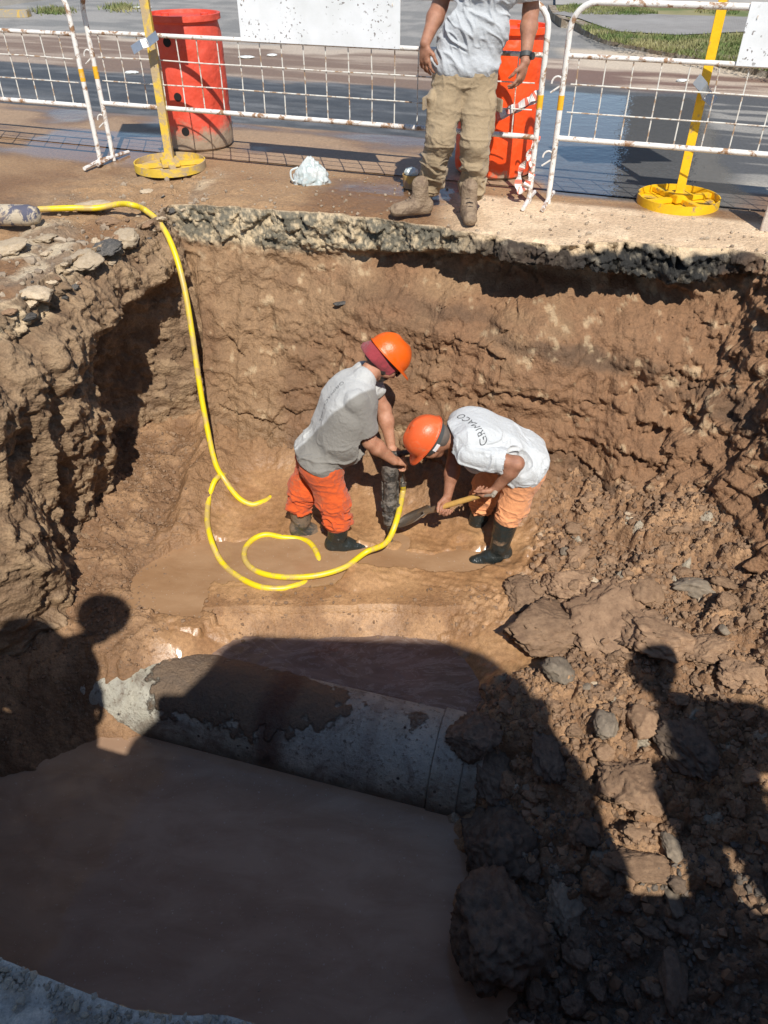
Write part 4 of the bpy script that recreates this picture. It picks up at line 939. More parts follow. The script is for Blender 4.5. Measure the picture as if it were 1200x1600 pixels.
# the lower flank and sleeve are soaked: darker cloth
geo = TEE1.node('ShaderNodeAttribute', attribute_name='wet'); TEE1.col(TEE1.mixc(geo.outputs['Fac'], TEE1.b.inputs['Base Color'].links[0].from_socket, (.235, .220, .195)))
shirt = S.mesh('t_shirt', .0048, cuts, folds(unit((.2, .9, .1)), .0085, .055, 1.8, 7, lambda V: (.25+.9*sst(-.80, -1.0, V[:, 2])+.5*sst(-.1, .0, V[:, 0]))*(.3+.7*sst(.0, .04, (V-pel)@tx+.07))))
co = np.empty(len(shirt.vertices)*3, np.float32); shirt.vertices.foreach_get('co', co); co = co.reshape(-1, 3)
lin = (co-pel)@f1*1.0-(co-pel)@unit((0, 0, 1))*.02+.35*(pel[1]-co[:, 1])-.05+.02*fbm(co, .12, 3, 5)
a_ = shirt.attributes.new('wet', 'FLOAT', 'POINT')
sx = .9*(co[:, 0]+.107)-.57-co[:, 2]+.9*(3.76-co[:, 1]); wetv = sst(-.012, .02, sx+.03*fbm(co, .14, 3, 6)); a_.data.foreach_set('value', wetv.astype(np.float32))
sh1 = link('t_shirt', shirt, W1, TEE1.m)
print_text('GRIMACO SRL', .040, pel+tx*.36+V3(-.10, -.06, .06), -tx*1.0+V3(0, -.10, 0), unit(V3(.35, -.55, .5)), shirt, W1, simple('ink_pale', (.20, .205, .21), .8))
S = SDF(); hipr, hipl = pel+lat1*.075-V3(0, 0, .05), pel-lat1*.075-V3(0, 0, .05)
pants(S, pel-V3(0, 0, .03), f1, (hipr, hipl), (V3(-.315, 3.735, -1.30), V3(-.50, 3.88, -1.32)), (V3(-.295, 3.72, -1.455), V3(-.535, 3.87, -1.43)), (.140, .112, .100, .086))
wv = lambda V: .5+1.2*sst(-1.22, -1.42, V[:, 2])
link('trousers', S.mesh('trousers', .005, ((V3(-.30, 3.72, -1.50), (0, 0, -1), None),), lambda V: folds((.2, .3, 1), .008, .045, 2.2, 17)(V)*(.4+1.5*sst(-1.25, -1.40, V[:, 2]))+folds((0, 0, 1), .004, .06, 1, 19)(V)), W1, ORANGE)
boot('rubber_boot', V3(-.295, 3.72, -1.42), V3(-.29, 3.715, -1.615), V3(-.08, 3.735, -1.66), RUB, W1); boot('rubber_boot', V3(-.535, 3.87, -1.40), V3(-.535, 3.865, -1.62), V3(-.36, 3.93, -1.70), RUBM, W1)
hat, M = helmet(hc+hu*.030-hf*.008, hu, hf, 1., HAT1, W1)
S = SDF(); r_ = np.cross(hf, hu)   # maroon cloth flap under the hat, sunglasses, beard and hair
S.cap(hc-hf*.045+hu*.012, hc+hf*.03+hu*.012, .098, .094, .02, (r_, .92)); S.cap(hc-hf*.10-hu*.03-r_*.04, hc-hf*.10-hu*.03+r_*.04, .045, .045, .04)
link('neck_flap', S.mesh('neck_flap', .006, ((hc-hu*.045, -hu, None), (hc+hu*.035, hu, None), (hc+hf*.055, hf, None)), folds(hu, .004, .03, 1, 23)), W1, cloth('maroon_cloth', (.30, .035, .045), (.2, .05, .05), .1).m)
m = MB(); R = M
m.box(hc-hf*.088+hu*.048+r_*.045, (.050, .012, .03), Matrix(((r_[0], hf[0], hu[0]), (r_[1], hf[1], hu[1]), (r_[2], hf[2], hu[2])))); tg = m.build('hat_tag', WLAB, W1, bevel=.001)
m = MB(); m.lathe([(.094, .022), (.098, .022), (.098, .040), (.094, .040)], (0, 0, 0), 40)
bme = MB(); bme.v = [tuple(np.array(hc)+r_*v[0]*.98+hf*v[1]*1.12+hu*v[2]-hf*.008) for v in m.v]; bme.f = m.f; bme.build('hat_band', STRAP, W1, True)
m = MB()
for sg in (-1, 1): m.box(hc+r_*sg*.033+hf*.100+hu*.004, (.05, .006, .032), Matrix(((r_[0], hf[0], hu[0]), (r_[1], hf[1], hu[1]), (r_[2], hf[2], hu[2])))); m.tube([hc+r_*sg*.062+hf*.095+hu*.008, hc+r_*sg*.082+hf*.0+hu*.012], .004, 6)
m.build('sunglasses', simple('black_plastic', (.01, .01, .012), .15), W1)
S = SDF(); S.cap(hc+hf*.052-hu*.078, hc+hf*.066-hu*.070, .030, .030, .02); 
for sg in (-1, 1): S.cap(hc+r_*sg*.060+hf*.008-hu*.030, hc+hf*.055-hu*.078+r_*sg*.015, .020, .024, .02)
link('beard', S.mesh('beard', .005, (), folds(hu, .003, .02, 1, 29)), W1, HAIR)
S = SDF(); S.cap(hc-hf*.05-hu*.02, hc-hf*.03-hu*.01, .066, .066, .02, (r_, 1.05)); link('hair', S.mesh('hair', .006, ((hc-hu*.06, -hu, None),)), W1, HAIRG)

# pneumatic breaker
IR = N('muddy_iron'); g = IR.noise(16, 7, .7, dist=.4); IR.col(IR.mixc(IR.ramp(g, [(.42, 0.), (.56, 1.)]), (.045, .043, .040), (.19, .165, .14))); IR.set(Roughness=IR.ramp(g, [(.4, .3), (.6, .8)]), Metallic=.3); IR.bump(IR.noise(40, 5, .6), .015); IR = IR.m
CHR = simple('worn_steel', (.50, .48, .44), .32, .85, var=.15, dirt=(.25, .2, .16), dirt_amt=.4)
jt, jb = Vector((.035, 3.90, -1.04)), Vector((.045, 3.74, -1.72)); br_ = empty('pneumatic_breaker', jb, 0, 'muddy dark pneumatic breaker standing in the mud between the two workers', 'jackhammer')
jd = (jb-jt).normalized(); jx = Vector((1, 0, 0)); jx = (jx-jd*jx.dot(jd)).normalized(); jy = jd.cross(jx); RJ = Matrix((jx, jy, jd)).transposed()
def J(a, b, c): return jt-jb+jx*a+jy*b+jd*c
def jl(prof, name, mat, n=20, off=(0, 0), bevel=0): return MB().lathe([(r, z) for r, z in prof], J(off[0], off[1], 0), n, RJ).build(name, mat, br_, True, angle=25)
jl([(0, .03), (.045, .03), (.052, .06), (.055, .16), (.048, .20), (.040, .205), (0, .205)], 'valve_head', IR); jl([(.042, .20), (.042, .34), (.050, .345), (.052, .40), (.044, .41), (.040, .44), (.046, .45), (.046, .50), (.028, .52), (0, .52)], 'cylinder', IR)
MB().box(J(-.002, -.03, .27), (.085, .05, .13), RJ).build('side_casing', IR, br_, bevel=.010); MB().box(J(0, 0, .37), (.118, .075, .022), RJ).build('flange', IR, br_, bevel=.005); MB().box(J(0, 0, .435), (.105, .07, .018), RJ).build('flange', IR, br_, bevel=.005)
for sx_ in (-1, 1): MB().tube([J(sx_*.047, -.02, .22), J(sx_*.047, -.02, .46)], .007, 8).build('side_bolt', IR, br_, True)
MB().tube([J(0, 0, .50), J(0, 0, .56)], [.030, .022], 12).build('tool_holder', IR, br_, True); MB().tube([J(0, 0, .55), J(0, 0, .70)], .0135, 8).build('chisel', IR, br_, True)
MB().tube([J(-.11, 0, .02), J(-.05, 0, .035), J(.05, 0, .035), J(.13, 0, .02)], [.017, .02, .02, .017], 12).build('handle', IR, br_, True)
MB().tube(catmull([J(.04, -.02, .12), J(.065, -.05, .12), J(.08, -.065, .155), J(.083, -.07, .22), J(.080, -.075, .25)], 6), .014, 12).build('swivel_pipe', CHR, br_, True)
MB().tube([J(.080, -.075, .225), J(.080, -.076, .245)], .021, 6).build('coupling', CHR, br_); MB().tube([J(.080, -.076, .255), J(.080, -.078, .275)], .023, 14).build('coupling', CHR, br_, True)
hose_end = jb+J(.080, -.078, .272)

# ------------------------------------------------------------------ worker with the shovel
W2 = person('stooping worker in a pale T-shirt and faded orange trousers digging with a shovel', (0, 0, 0))
pel = V3(.815, 3.72, -1.00); nk = V3(.405, 3.74, -.795); f2 = unit((-1, .05, 0)); lat2 = V3(0, -1, 0)
ns_, fs2 = V3(.475, 3.575, -.855), V3(.45, 3.90, -.86); nel, nwr = V3(.735, 3.505, -.875), V3(.640, 3.53, -1.065); fel, fwr = V3(.415, 3.78, -1.07), V3(.385, 3.70, -1.245)
hc, hu, hf = V3(.275, 3.72, -.865), unit((-.80, -.12, .50)), unit((-.50, .0, -.86))
S = SDF(); S.cap(pel, nk+V3(.04, 0, -.03), .09, .075, .03); S.cap(ns_, fs2, .040, .040, .03); S.cap(nk+V3(.05, 0, -.04), hc-hu*.05-hf*.02, .060, .055, .03)
arm(S, ns_, nel, nwr, (.052, .043, .040, .028)); arm(S, fs2, fel, fwr, (.052, .043, .040, .028)); head(S, hc, hu, hf)
gp, gh = V3(.590, 3.545, -1.115), V3(.365, 3.665, -1.300)   # shovel grip and the hand low on its shaft
sdv = unit(gh-gp)
hand(S, nwr, gp-nwr+V3(.0, 0, -.01), (-.6, .5, -.3), (-.3, -.8, .4), 1.25, 1.); hand(S, fwr, gh-fwr+V3(0, 0, -.02), (.3, -.9, -.1), (-.9, -.2, -.3), 1.25, 1.)
link('body', S.mesh('body', .0043), W2, SKIN2)
S = SDF(); tx = unit(nk-pel); up2 = unit(V3(.35, 0, 1))
S.cap(pel-lat2*.06+tx*.0, pel+lat2*.06+tx*.0, .145, .145, .05); S.cap(pel+tx*.16-lat2*.06+up2*.03, pel+tx*.16+lat2*.06+up2*.03, .128, .128, .06); S.cap(pel+tx*.30-lat2*.07+up2*.025, pel+tx*.30+lat2*.07+up2*.025, .125, .125, .06)
S.cap(pel+tx*.38-lat2*.09-up2*.0, pel+tx*.38+lat2*.09, .105, .105, .06); S.cap(ns_, ns_+(nel-ns_)*.9, .074, .074, .008); S.cap(fs2, fs2+(fel-fs2)*.7, .072, .068, .045); S.cap(nk+V3(.05, 0, -.03), nk+V3(.0, 0, -.02), .085, .072, .03)
S.cap(pel+tx*.28-up2*.09-lat2*.05, pel+tx*.28-up2*.09+lat2*.05, .085, .085, .06)
cuts = [(pel-tx*.085, -tx+V3(0, 0, -.25), None), (ns_+(nel-ns_)*.66, nel-ns_, (ns_+(nel-ns_)*1.05, .105)), (fs2+(fel-fs2)*.62, fel-fs2, (fs2+(fel-fs2)*.85, .12)), (nk+(hc-nk)*.16, hc-nk, (nk+(hc-nk)*.5, .13))]
shirt = S.mesh('t_shirt', .0048, cuts, folds(unit((.3, .8, -.5)), .0085, .055, 1.6, 37, lambda V: .15+1.0*sst(3.68, 3.58, V[:, 1])+.5*sst(.66, .80, V[:, 0])))
TEE2 = cloth('pale_tee', (.58, .60, .61), (.46, .42, .29), .12, .04, 6); link('t_shirt', shirt, W2, TEE2.m)
print_text('GRIMACO', .056, V3(.500, 3.655, -.72), unit(V3(-.42, .80, .30)), unit(V3(-.78, -.35, .1)), shirt, W2, INK)
S = SDF(); hl, hr = pel+lat2*.075-V3(0, 0, .04), pel-lat2*.08-V3(0, 0, .04)
pants(S, pel-V3(-.01, 0, .03), f2, (hl, hr), (V3(.775, 3.625, -1.25), V3(.645, 3.86, -1.27)), (V3(.745, 3.605, -1.345), V3(.62, 3.88, -1.44)), (.128, .105, .090, .082))
link('trousers', S.mesh('trousers', .005, ((V3(.735, 3.6, -1.355), (-.2, 0, -1), (V3(.74, 3.6, -1.45), .16)),), lambda V: folds((.4, .3, 1), .008, .045, 2., 47)(V)*(.5+1.1*sst(-1.2, -1.38, V[:, 2]))), W2, ORANGEP)
boot('rubber_boot', V3(.745, 3.605, -1.31), V3(.715, 3.595, -1.60), V3(.56, 3.59, -1.645), RUB, W2); boot('rubber_boot', V3(.62, 3.88, -1.40), V3(.61, 3.88, -1.63), V3(.46, 3.90, -1.68), RUB, W2)
hat, M = helmet(hc+hu*.030-hf*.008, hu, hf, 1.0, HAT2, W2); r_ = np.cross(hf, hu)
m = MB(); m.lathe([(.094, .014), (.098, .014), (.098, .044), (.094, .044)], (0, 0, 0), 40)
bme = MB(); bme.v = [tuple(np.array(hc)+r_*v[0]*.98+hf*v[1]*1.12+hu*(v[2]-.02)-hf*.012) for v in m.v]; bme.f = m.f; bme.build('hat_band', STRAP, W2, True)
m = MB(); m.box(hc-hf*.02+hu*.0+np.cross(hu, hf)*.091, (.012, .05, .022), Matrix(((r_[0], hf[0], hu[0]), (r_[1], hf[1], hu[1]), (r_[2], hf[2], hu[2])))); m.build('hat_tag', WLAB, W2, bevel=.001)
m = MB()
for sg in (-1, 1): m.box(hc+r_*sg*.033+hf*.100+hu*.004, (.05, .006, .032), Matrix(((r_[0], hf[0], hu[0]), (r_[1], hf[1], hu[1]), (r_[2], hf[2], hu[2])))); m.tube([hc+r_*sg*.062+hf*.095+hu*.008, hc+r_*sg*.082+hf*.0+hu*.012], .004, 6)
m.build('glasses', simple('black_plastic', (.01, .01, .012), .15), W2)
S = SDF(); S.cap(hc-hf*.05-hu*.02, hc-hf*.03-hu*.01, .068, .066, .02, (r_, 1.05)); link('hair', S.mesh('hair', .006, ((hc-hu*.06, -hu, None),)), W2, HAIRG)
S = SDF(); S.cap((.80, 3.585, -.98), (.79, 3.58, -1.02), .03, .025, .02, ((.1, 1, 0), .4)); link('glove', S.mesh('glove', .006, (), folds((0, 0, 1), .003, .03, 1, 3)), W2, simple('glove_cloth', (.55, .48, .38), .9))

# shovel
WOOD = simple('shovel_wood', (.60, .36, .10), .6, var=.12, dirt=(.40, .28, .16), dirt_amt=.3, scale=20, bump=.002); BL = simple('shovel_steel', (.20, .17, .14), .5, .5, var=.2, dirt=(.28, .20, .13), dirt_amt=.4, scale=18)
ga_, gb_ = Vector(gp)+Vector(sdv)*-.02, Vector(gh); sdir = Vector(sdv); tip = gb_+sdir*.40
shv = empty('shovel', gb_, 0, 'short wooden shovel held low by the stooping worker, its blade in the mud', 'shovel')
def sl(p): return Vector(p)-gb_
MB().tube([sl(ga_+sdir*.06), sl(gb_), sl(gb_+sdir*.05)], [.017, .018, .018], 12).build('shaft', WOOD, shv, True)
sx_ = sdir.cross(Vector((0, 0, 1))).normalized(); sy_ = sx_.cross(sdir)
MB().tube([sl(ga_+sx_*.05-sdir*.05), sl(ga_-sx_*.05-sdir*.05)], .014, 10).build('grip_bar', simple('grip_metal', (.45, .40, .33), .5, .3), shv, True)
for s in (-1, 1): MB().tube([sl(ga_+sx_*.045*s-sdir*.05), sl(ga_+sx_*.03*s), sl(ga_+sdir*.07)], .009, 8).build('grip_arm', simple('grip_metal', (.45, .40, .33), .5, .3), shv, True)
MB().tube([sl(gb_+sdir*.04), sl(gb_+sdir*.16)], [.023, .016], 12).build('ferrule', BL, shv, True)
V = []; n_ = 12
for i in range(n_+1):
    t = i/n_; hw = (.045+.055*min(1, t*4))*(1 if t < .55 else math.sqrt(max(0, 1-((t-.55)/.45)**2))+.001)
    for j in range(7):
        x = (j/6-.5)*2; V.append(sl(gb_+sdir*(.13+.27*t)+sx_*x*hw+sy_*(.022*x*x-.020*math.sin(t*2.4)-.012)))
F = [(i*7+j, i*7+j+1, i*7+j+8, i*7+j+7) for i in range(n_) for j in range(6)]
o = MB().add(V, F).build('blade', BL, shv, True, angle=80); so_ = o.modifiers.new('s', 'SOLIDIFY'); so_.thickness = .003

# ------------------------------------------------------------------ man standing at the rim
M3 = person('man in grey T-shirt and khaki cargo trousers standing at the rim', (0, 0, 0))
rf, lf_ = G(657, 321, .09), G(737, 336, .09); rf.z = lf_.z = .09; lf_.y += .17; rf.y += .10
pel = V3(.475, 5.14, .80); ch = V3(.60, 5.13, 1.28); nk = V3(.61, 5.14, 1.42)
rs_, ls_ = V3(.405, 5.12, 1.36), V3(.80, 5.12, 1.37); f3 = V3(-.05, -1, 0)
rel = V3(.315, 5.20, 1.10); rwr = np.array(P(664, 68, 5.06)); lel = np.array(P(829, 18, 5.15)); lwr = np.array(P(821, 96, 5.02))
S = SDF(); S.cap(pel, ch, .08, .07, .02); S.cap(rs_-V3(0, 0, .02), ls_-V3(0, 0, .02), .036, .036, .02); S.cap(nk-V3(0, 0, .0), nk+V3(0, 0, .08), .06, .057, .02); head(S, nk+V3(-.01, -.02, .17), (0, -.1, 1), (-.1, -1, -.3))
arm(S, rs_, rel, rwr, (.056, .047, .043, .030)); arm(S, ls_, lel, lwr, (.056, .047, .043, .030))
hand(S, rwr, (.01, -.02, -1), (.5, .6, 0), (.3, -.9, 0), .45, 1., .12, .006, .3); hand(S, lwr, (-.22, -.1, -1), (-.6, .5, 0), (-.5, -.8, 0), .55, 1., .12, .006, .6)
link('body', S.mesh('body', .0052), M3, SKIN2)
S = SDF(); lat3 = V3(1, 0, 0)
S.cap(pel+V3(-.065, 0, .02), pel+V3(.065, 0, .02), .135, .135, .05, (f3, .85)); S.cap(pel+V3(-.03, 0, .2), pel+V3(.11, 0, .2), .130, .130, .06, (f3, .9)); S.cap(ch+V3(-.09, 0, -.06), ch+V3(.09, 0, -.06), .135, .135, .06, (f3, .85)); S.cap(rs_+V3(.03, 0, -.02), ls_-V3(.03, 0, .02), .085, .085, .05)
S.cap(rs_, rs_+(rel-rs_)*.75, .080, .082, .04); S.cap(ls_, ls_+(lel-ls_)*.8, .082, .085, .04)
cuts = [(pel+V3(0, 0, -.045), V3(-.04, 0, -1), None), (rs_+(rel-rs_)*.72, rel-rs_, (rs_+(rel-rs_)*.95, .14)), (ls_+(lel-ls_)*.78, lel-ls_, (ls_+(lel-ls_)*1.0, .14))]
link('t_shirt', S.mesh('t_shirt', .0048, cuts, folds(unit((.75, 0, .55)), .012, .075, 2.6, 57, lambda V: .35+.65*sst(.76, .84, V[:, 2]))), M3, GREYT)
S = SDF(); hr, hl = pel+V3(-.085, 0, -.06), pel+V3(.085, 0, -.06); kr, kl = np.array(P(688, 215, 5.06)), np.array(P(742, 222, 5.03))
ar, al = np.array(P(668, 296, 5.21)), np.array(P(738, 302, 5.12))
S.cap(pel+V3(-.06, 0, -.03), pel+V3(.06, 0, -.03), .128, .128, .05, (f3, .88))
for h_, k_, a_ in ((hr, kr, ar), (hl, kl, al)): S.cap(h_, k_, .106, .084, .022, (f3, .95)); S.cap(k_, a_, .084, .076, .03)
for h_, k_, sg in ((hr, kr, -1), (hl, kl, 1)):
    c_ = h_+(k_-h_)*.52+V3(sg*.082, -.01, 0); S.cap(c_+V3(0, 0, .06), c_-V3(0, 0, .07), .055, .055, .012, ((1, 0, 0), .55))
link('trousers', S.mesh('trousers', .005, ((np.array(ar)-V3(0, 0, .03), (0, 0, -1), (np.array(ar)-V3(0, 0, .1), .14)), (np.array(al)-V3(0, 0, .03), (0, 0, -1), (np.array(al)-V3(0, 0, .1), .14)), (pel+V3(0, 0, .1), (0, 0, 1), None)),
    lambda V: folds((.1, 0, 1), .012, .075, 2.2, 67)(V)*(.35+1.3*sst(.50, .15, V[:, 2]))+folds((0, 0, 1), .004, .05, .6, 69)(V)), M3, KHAKI)
for h_, k_, sg in ((hr, kr, -1), (hl, kl, 1)):
    c_ = h_+(k_-h_)*.52+V3(sg*.115, -.03, .05); MB().box(c_, (.014, .12, .07), Matrix.Rotation(.35*sg, 3, 'Z')).build('pocket_flap', KHAKI, M3, bevel=.004)
LEATH = simple('muddy_leather', (.17, .115, .075), .75, var=.2, dirt=(.28, .20, .13), dirt_amt=.5, scale=16, bump=.01)
for a_, t_ in ((V3(rf.x, rf.y, .085), V3(-.9, -.25, 0)), (V3(lf_.x, lf_.y+.06, .085), V3(.0, -1, 0))):
    b_ = boot('leather_boot', a_, a_, a_+unit(t_)*.1, LEATH, M3, .005, False)
    dv = Vector(unit(t_)); s_ = Vector((-dv.y, dv.x, 0)); A_ = Vector(a_)
    for i in range(5): MB().tube([A_+dv*(.045+.022*i)+s_*.022+Vector((0, 0, .045-.018*i)), A_+dv*(.05+.022*i)+Vector((0, 0, .052-.018*i)), A_+dv*(.045+.022*i)-s_*.022+Vector((0, 0, .045-.018*i))], .003, 5).build('lace', HAIR, M3, True)
wd = unit(lwr-lel); wm = MB(); wm.tube([lwr-wd*.045, lwr-wd*.02], .036, 18); wm.build('watch_strap', STRAP, M3, True)
MB().lathe([(0, .012), (.019, .012), (.021, 0), (0, 0)], Vector(lwr-wd*.032)+Vector((.028, -.022, 0)), 20, Vector((.75, -.6, .1)).to_track_quat('Z', 'Y').to_matrix()).build('watch_case', simple('watch_black', (.02, .022, .025), .2), M3, True)
for o in (W1, W2, M3):               # put each root between the feet without moving the figure
    c = {W1: Vector((-.42, 3.8, -1.65)), W2: Vector((.67, 3.74, -1.65)), M3: Vector((.40, 5.08, 0))}[o]
    for chd in [q_ for q_ in COL.objects if q_.parent is o]: chd.location = Vector(chd.location)-c
    o.location = c
# ================================================================== PIPE
m = N('fibre_cement'); 
sep = m.node('ShaderNodeSeparateXYZ'); m.l(m.tc.outputs['Object'], sep.inputs[0]); X_, Z_ = sep.outputs['X'], sep.outputs['Z']
n1_ = m.noise(7, 8, .72, dist=.3); n2_ = m.noise(38, 6, .7); nl = m.noise(2.2, 4, .6)
c = m.mixc(m.ramp(n1_, [(.35, 0.), (.65, 1.)]), (.36, .345, .30), (.56, .53, .44))
c = m.mixc(m.ramp(nl, [(.45, 0.), (.6, .6)]), c, (.36, .335, .25))
c = m.mixc(m.ramp(n2_, [(.55, 0.), (.64, .8)]), c, (.14, .105, .075))
vo = m.node('ShaderNodeTexVoronoi'); vo.inputs['Scale'].default_value = 17; m.l(m.tc.outputs['Object'], vo.inputs['Vector']); vo.inputs['Randomness'].default_value = 1
pit_ = m.math('MULTIPLY', m.ramp(vo.outputs['Distance'], [(.10, 1.), (.17, 0.)]), m.ramp(m.noise(5, 3, .5), [(.5, 0.), (.58, 1.)])); c = m.mixc(pit_, c, (.05, .045, .04))
# mud cakes the upper left, wears off to the right; rusty stain at the joint
mud_ = m.math('ADD', m.math('SUBTRACT', m.math('MULTIPLY', m.math('MINIMUM', m.math('MULTIPLY', X_, -1.), .8), .8), .45), m.math('ADD', m.math('MULTIPLY', Z_, 2.2), m.math('MULTIPLY', m.math('SUBTRACT', n1_, .5), 2.6)))
am = m.node('ShaderNodeAttribute', attribute_name='mud'); mk = m.ramp(m.math('ADD', am.outputs['Fac'], m.math('MULTIPLY', m.math('SUBTRACT', n2_, .5), 1.5)), [(.30, 0.), (.75, 1.)]); mud2 = m.noise(60, 5, .7); c = m.mixc(mk, c, m.mixc(mud2, (.12, .080, .052), (.31, .22, .145)))
rst = m.math('SUBTRACT', 1., m.math('ABSOLUTE', m.math('MULTIPLY', m.math('SUBTRACT', X_, m.math('ADD', -.86, m.math('MULTIPLY', m.math('SUBTRACT', n1_, .5), .15))), 9.)))
c = m.mixc(m.ramp(rst, [(.0, 0.), (.6, .85)]), c, (.105, .048, .032)); drp = m.node('ShaderNodeMapping'); m.l(m.tc.outputs['Object'], drp.inputs[0]); drp.inputs['Scale'].default_value = (8, 1.5, 1.5); dn = m.noise(1., 5, .6, vec=drp.outputs[0]); c = m.mixc(m.ramp(dn, [(.48, 0.), (.74, .5)]), c, (.17, .12, .085))
low = m.math('ADD', Z_, m.math('MULTIPLY', m.math('SUBTRACT', n1_, .5), .25)); c = m.mixc(m.ramp(low, [(.0, .85), (.10, 0.)]), c, (.14, .12, .09))
stn = m.noise(3.5, 7, .7, dist=1.2); c = m.mixc(m.ramp(stn, [(.50, 0.), (.62, .65)]), c, (.155, .115, .085)); m.col(c); m.set(Roughness=.7); m.bump(m.math('ADD', n2_, m.math('MULTIPLY', mk, m.math('ADD', mud2, .5))), .02)
PIPE = m.m
PR = .285; pa, pb = Vector((-1.95, 3.02, -2.03)), Vector((.52, 2.323, -2.03)); pj = pa.lerp(pb, .905)
pipe = empty('cement_pipe', pj, math.atan2(pb.y-pa.y, pb.x-pa.x), 'thick grey cement pipe half under water, its left part caked in mud', 'pipe')
Lp, Lq = -(pj-pa).length, (pb-pj).length; RX = Matrix.Rotation(PI/2, 3, 'Y')
def pbar(r, x0, x1, name, n=170):
    st = 330 if x1-x0 > 1 else 26; xx, aa = np.meshgrid(np.linspace(x0, x1, st+1), np.arange(n)*2*PI/n, indexing='ij'); xx, aa = xx.ravel(), aa.ravel()
    q_ = np.stack([xx, np.cos(aa)*r, np.sin(aa)*r], 1); ms_ = .8*np.minimum(-xx, .8)-.60+2.3*q_[:, 2]+.42*fbm(q_, .30, 5, 131, .6)+.18*fbm(q_, .05, 3, 133)-.45*sst(-1.42, -1.7, xx)
    md = sst(.42, .56, ms_)*sst(-.1, .05, q_[:, 2]); md = np.maximum(md, sst(.30, .5, fbm(q_*np.array((1, .5, .5)), .12, 4, 135)-.12)*.6*sst(.0, .1, q_[:, 2]))
    rr_ = r+.0015*np.sin(aa*5+xx*3)+md*(.007+.006*fbm(q_, .06, 4, 137)+.004*fbm(q_, .02, 2, 139)); V_ = np.stack([xx, rr_*np.cos(aa), rr_*np.sin(aa)], 1)
    i_ = np.arange(st)[:, None]; k_ = np.arange(n)[None]; F_ = np.stack([i_*n+k_, i_*n+(k_+1) % n, (i_+1)*n+(k_+1) % n, (i_+1)*n+k_], -1).reshape(-1, 4)
    c0 = len(V_); V_ = np.concatenate([V_, [(x0, 0, 0), (x1, 0, 0)]]); kk_ = np.arange(0, n, 2); F_ = np.concatenate([F_, np.stack([kk_+2-n*(kk_+2 >= n), kk_+1, kk_, np.full(len(kk_), c0)], 1), np.stack([st*n+kk_, st*n+kk_+1, st*n+(kk_+2) % n, np.full(len(kk_), c0+1)], 1)])
    me = mesh_np(name, V_, F_, True); a_ = me.attributes.new('mud', 'FLOAT', 'POINT'); a_.data.foreach_set('value', np.concatenate([md, [0, 0]]).astype(np.float32)); return link(name, me, pipe, PIPE)
pbar(PR, Lp, -.0015, 'barrel'); pbar(PR+.008, .0015, Lq*.62, 'collar'); pbar(PR-.001, Lq*.625, Lq, 'socket')

# ================================================================== HOSE
bpy.context.view_layer.update(); DG = bpy.context.evaluated_depsgraph_get(); CAMP = Vector((0, 0, CAM_H))
def HIT(u, v, lift=0.):
    r = ray(u, v).normalized(); ok, p, n, _, o, _ = SC.ray_cast(DG, CAMP, r); return (p-r*lift) if ok else G(u, v)
def HG(u, v, dz=0.):                 # on the mud floor
    z = -1.655
    for _ in range(4): p = G(u, v, z); z = FZ(p.x, p.y)
    p = G(u, v, z); return Vector((p.x, p.y, max(z, -1.672)+dz))
HR = .0185
m = N('yellow_rubber'); g = m.noise(4, 8, .75, dist=.6); sp = m.noise(55, 4, .65)
c = m.mixc(m.ramp(g, [(.47, 0.), (.56, .85)]), (.76, .58, .012), (.50, .35, .14)); c = m.mixc(m.ramp(sp, [(.66, 0.), (.70, .9)]), c, (.36, .24, .13)); m.col(c); m.set(Roughness=.38); HOSEM = m.m
top = [G(60, 327, .03), G(110, 325, .03), G(150, 325, .015), G(185, 319, .035), G(205, 320, .055)]
edge = [P(228, 329, 5.10), P(252, 352, 4.98), P(272, 392, 4.86), P(288, 450, 4.74), P(300, 520, 4.62), P(310, 590, 4.51), P(322, 660, 4.40), P(336, 722, 4.28)]
fl = [HG(352, 758, .05), HG(372, 780, .018), HG(392, 789, .006), HG(408, 785, .0), HG(420, 777, -.012), HG(428, 764, -.03), HG(418, 746, -.028), HG(392, 735, -.016), HG(362, 738, -.016), HG(340, 752, .028),
      HG(328, 780, .022), HG(324, 812, .012), HG(330, 845, .012), HG(346, 880, .012), HG(372, 905, .012), HG(405, 918, .008), HG(440, 921, .008), HG(470, 915, .004), HG(490, 900, -.03), HG(499, 885, -.022), HG(496, 868, .004), HG(484, 852, .008), HG(466, 842, -.004), HG(440, 836, -.018), HG(415, 836, .004), HG(395, 845, .010), HG(383, 862, .012), HG(384, 880, .012), HG(398, 895, .014), HG(425, 905, .022), HG(460, 909, .032), HG(500, 906, .04), HG(540, 895, .05), HG(572, 878, .07)]
v_end = hose_end
last = [P(603, 848, 3.60), P(619, 815, 3.68), hose_end+Vector((0, 0, -.07)), hose_end]
hp = catmull(top+edge+fl+last, 7)
hose = MB().tube(hp, HR, 14).build('yellow_hose', HOSEM, None, True); tag(hose, 'long yellow air hose hanging into the pit and looping over the mud to the breaker', 'hose')

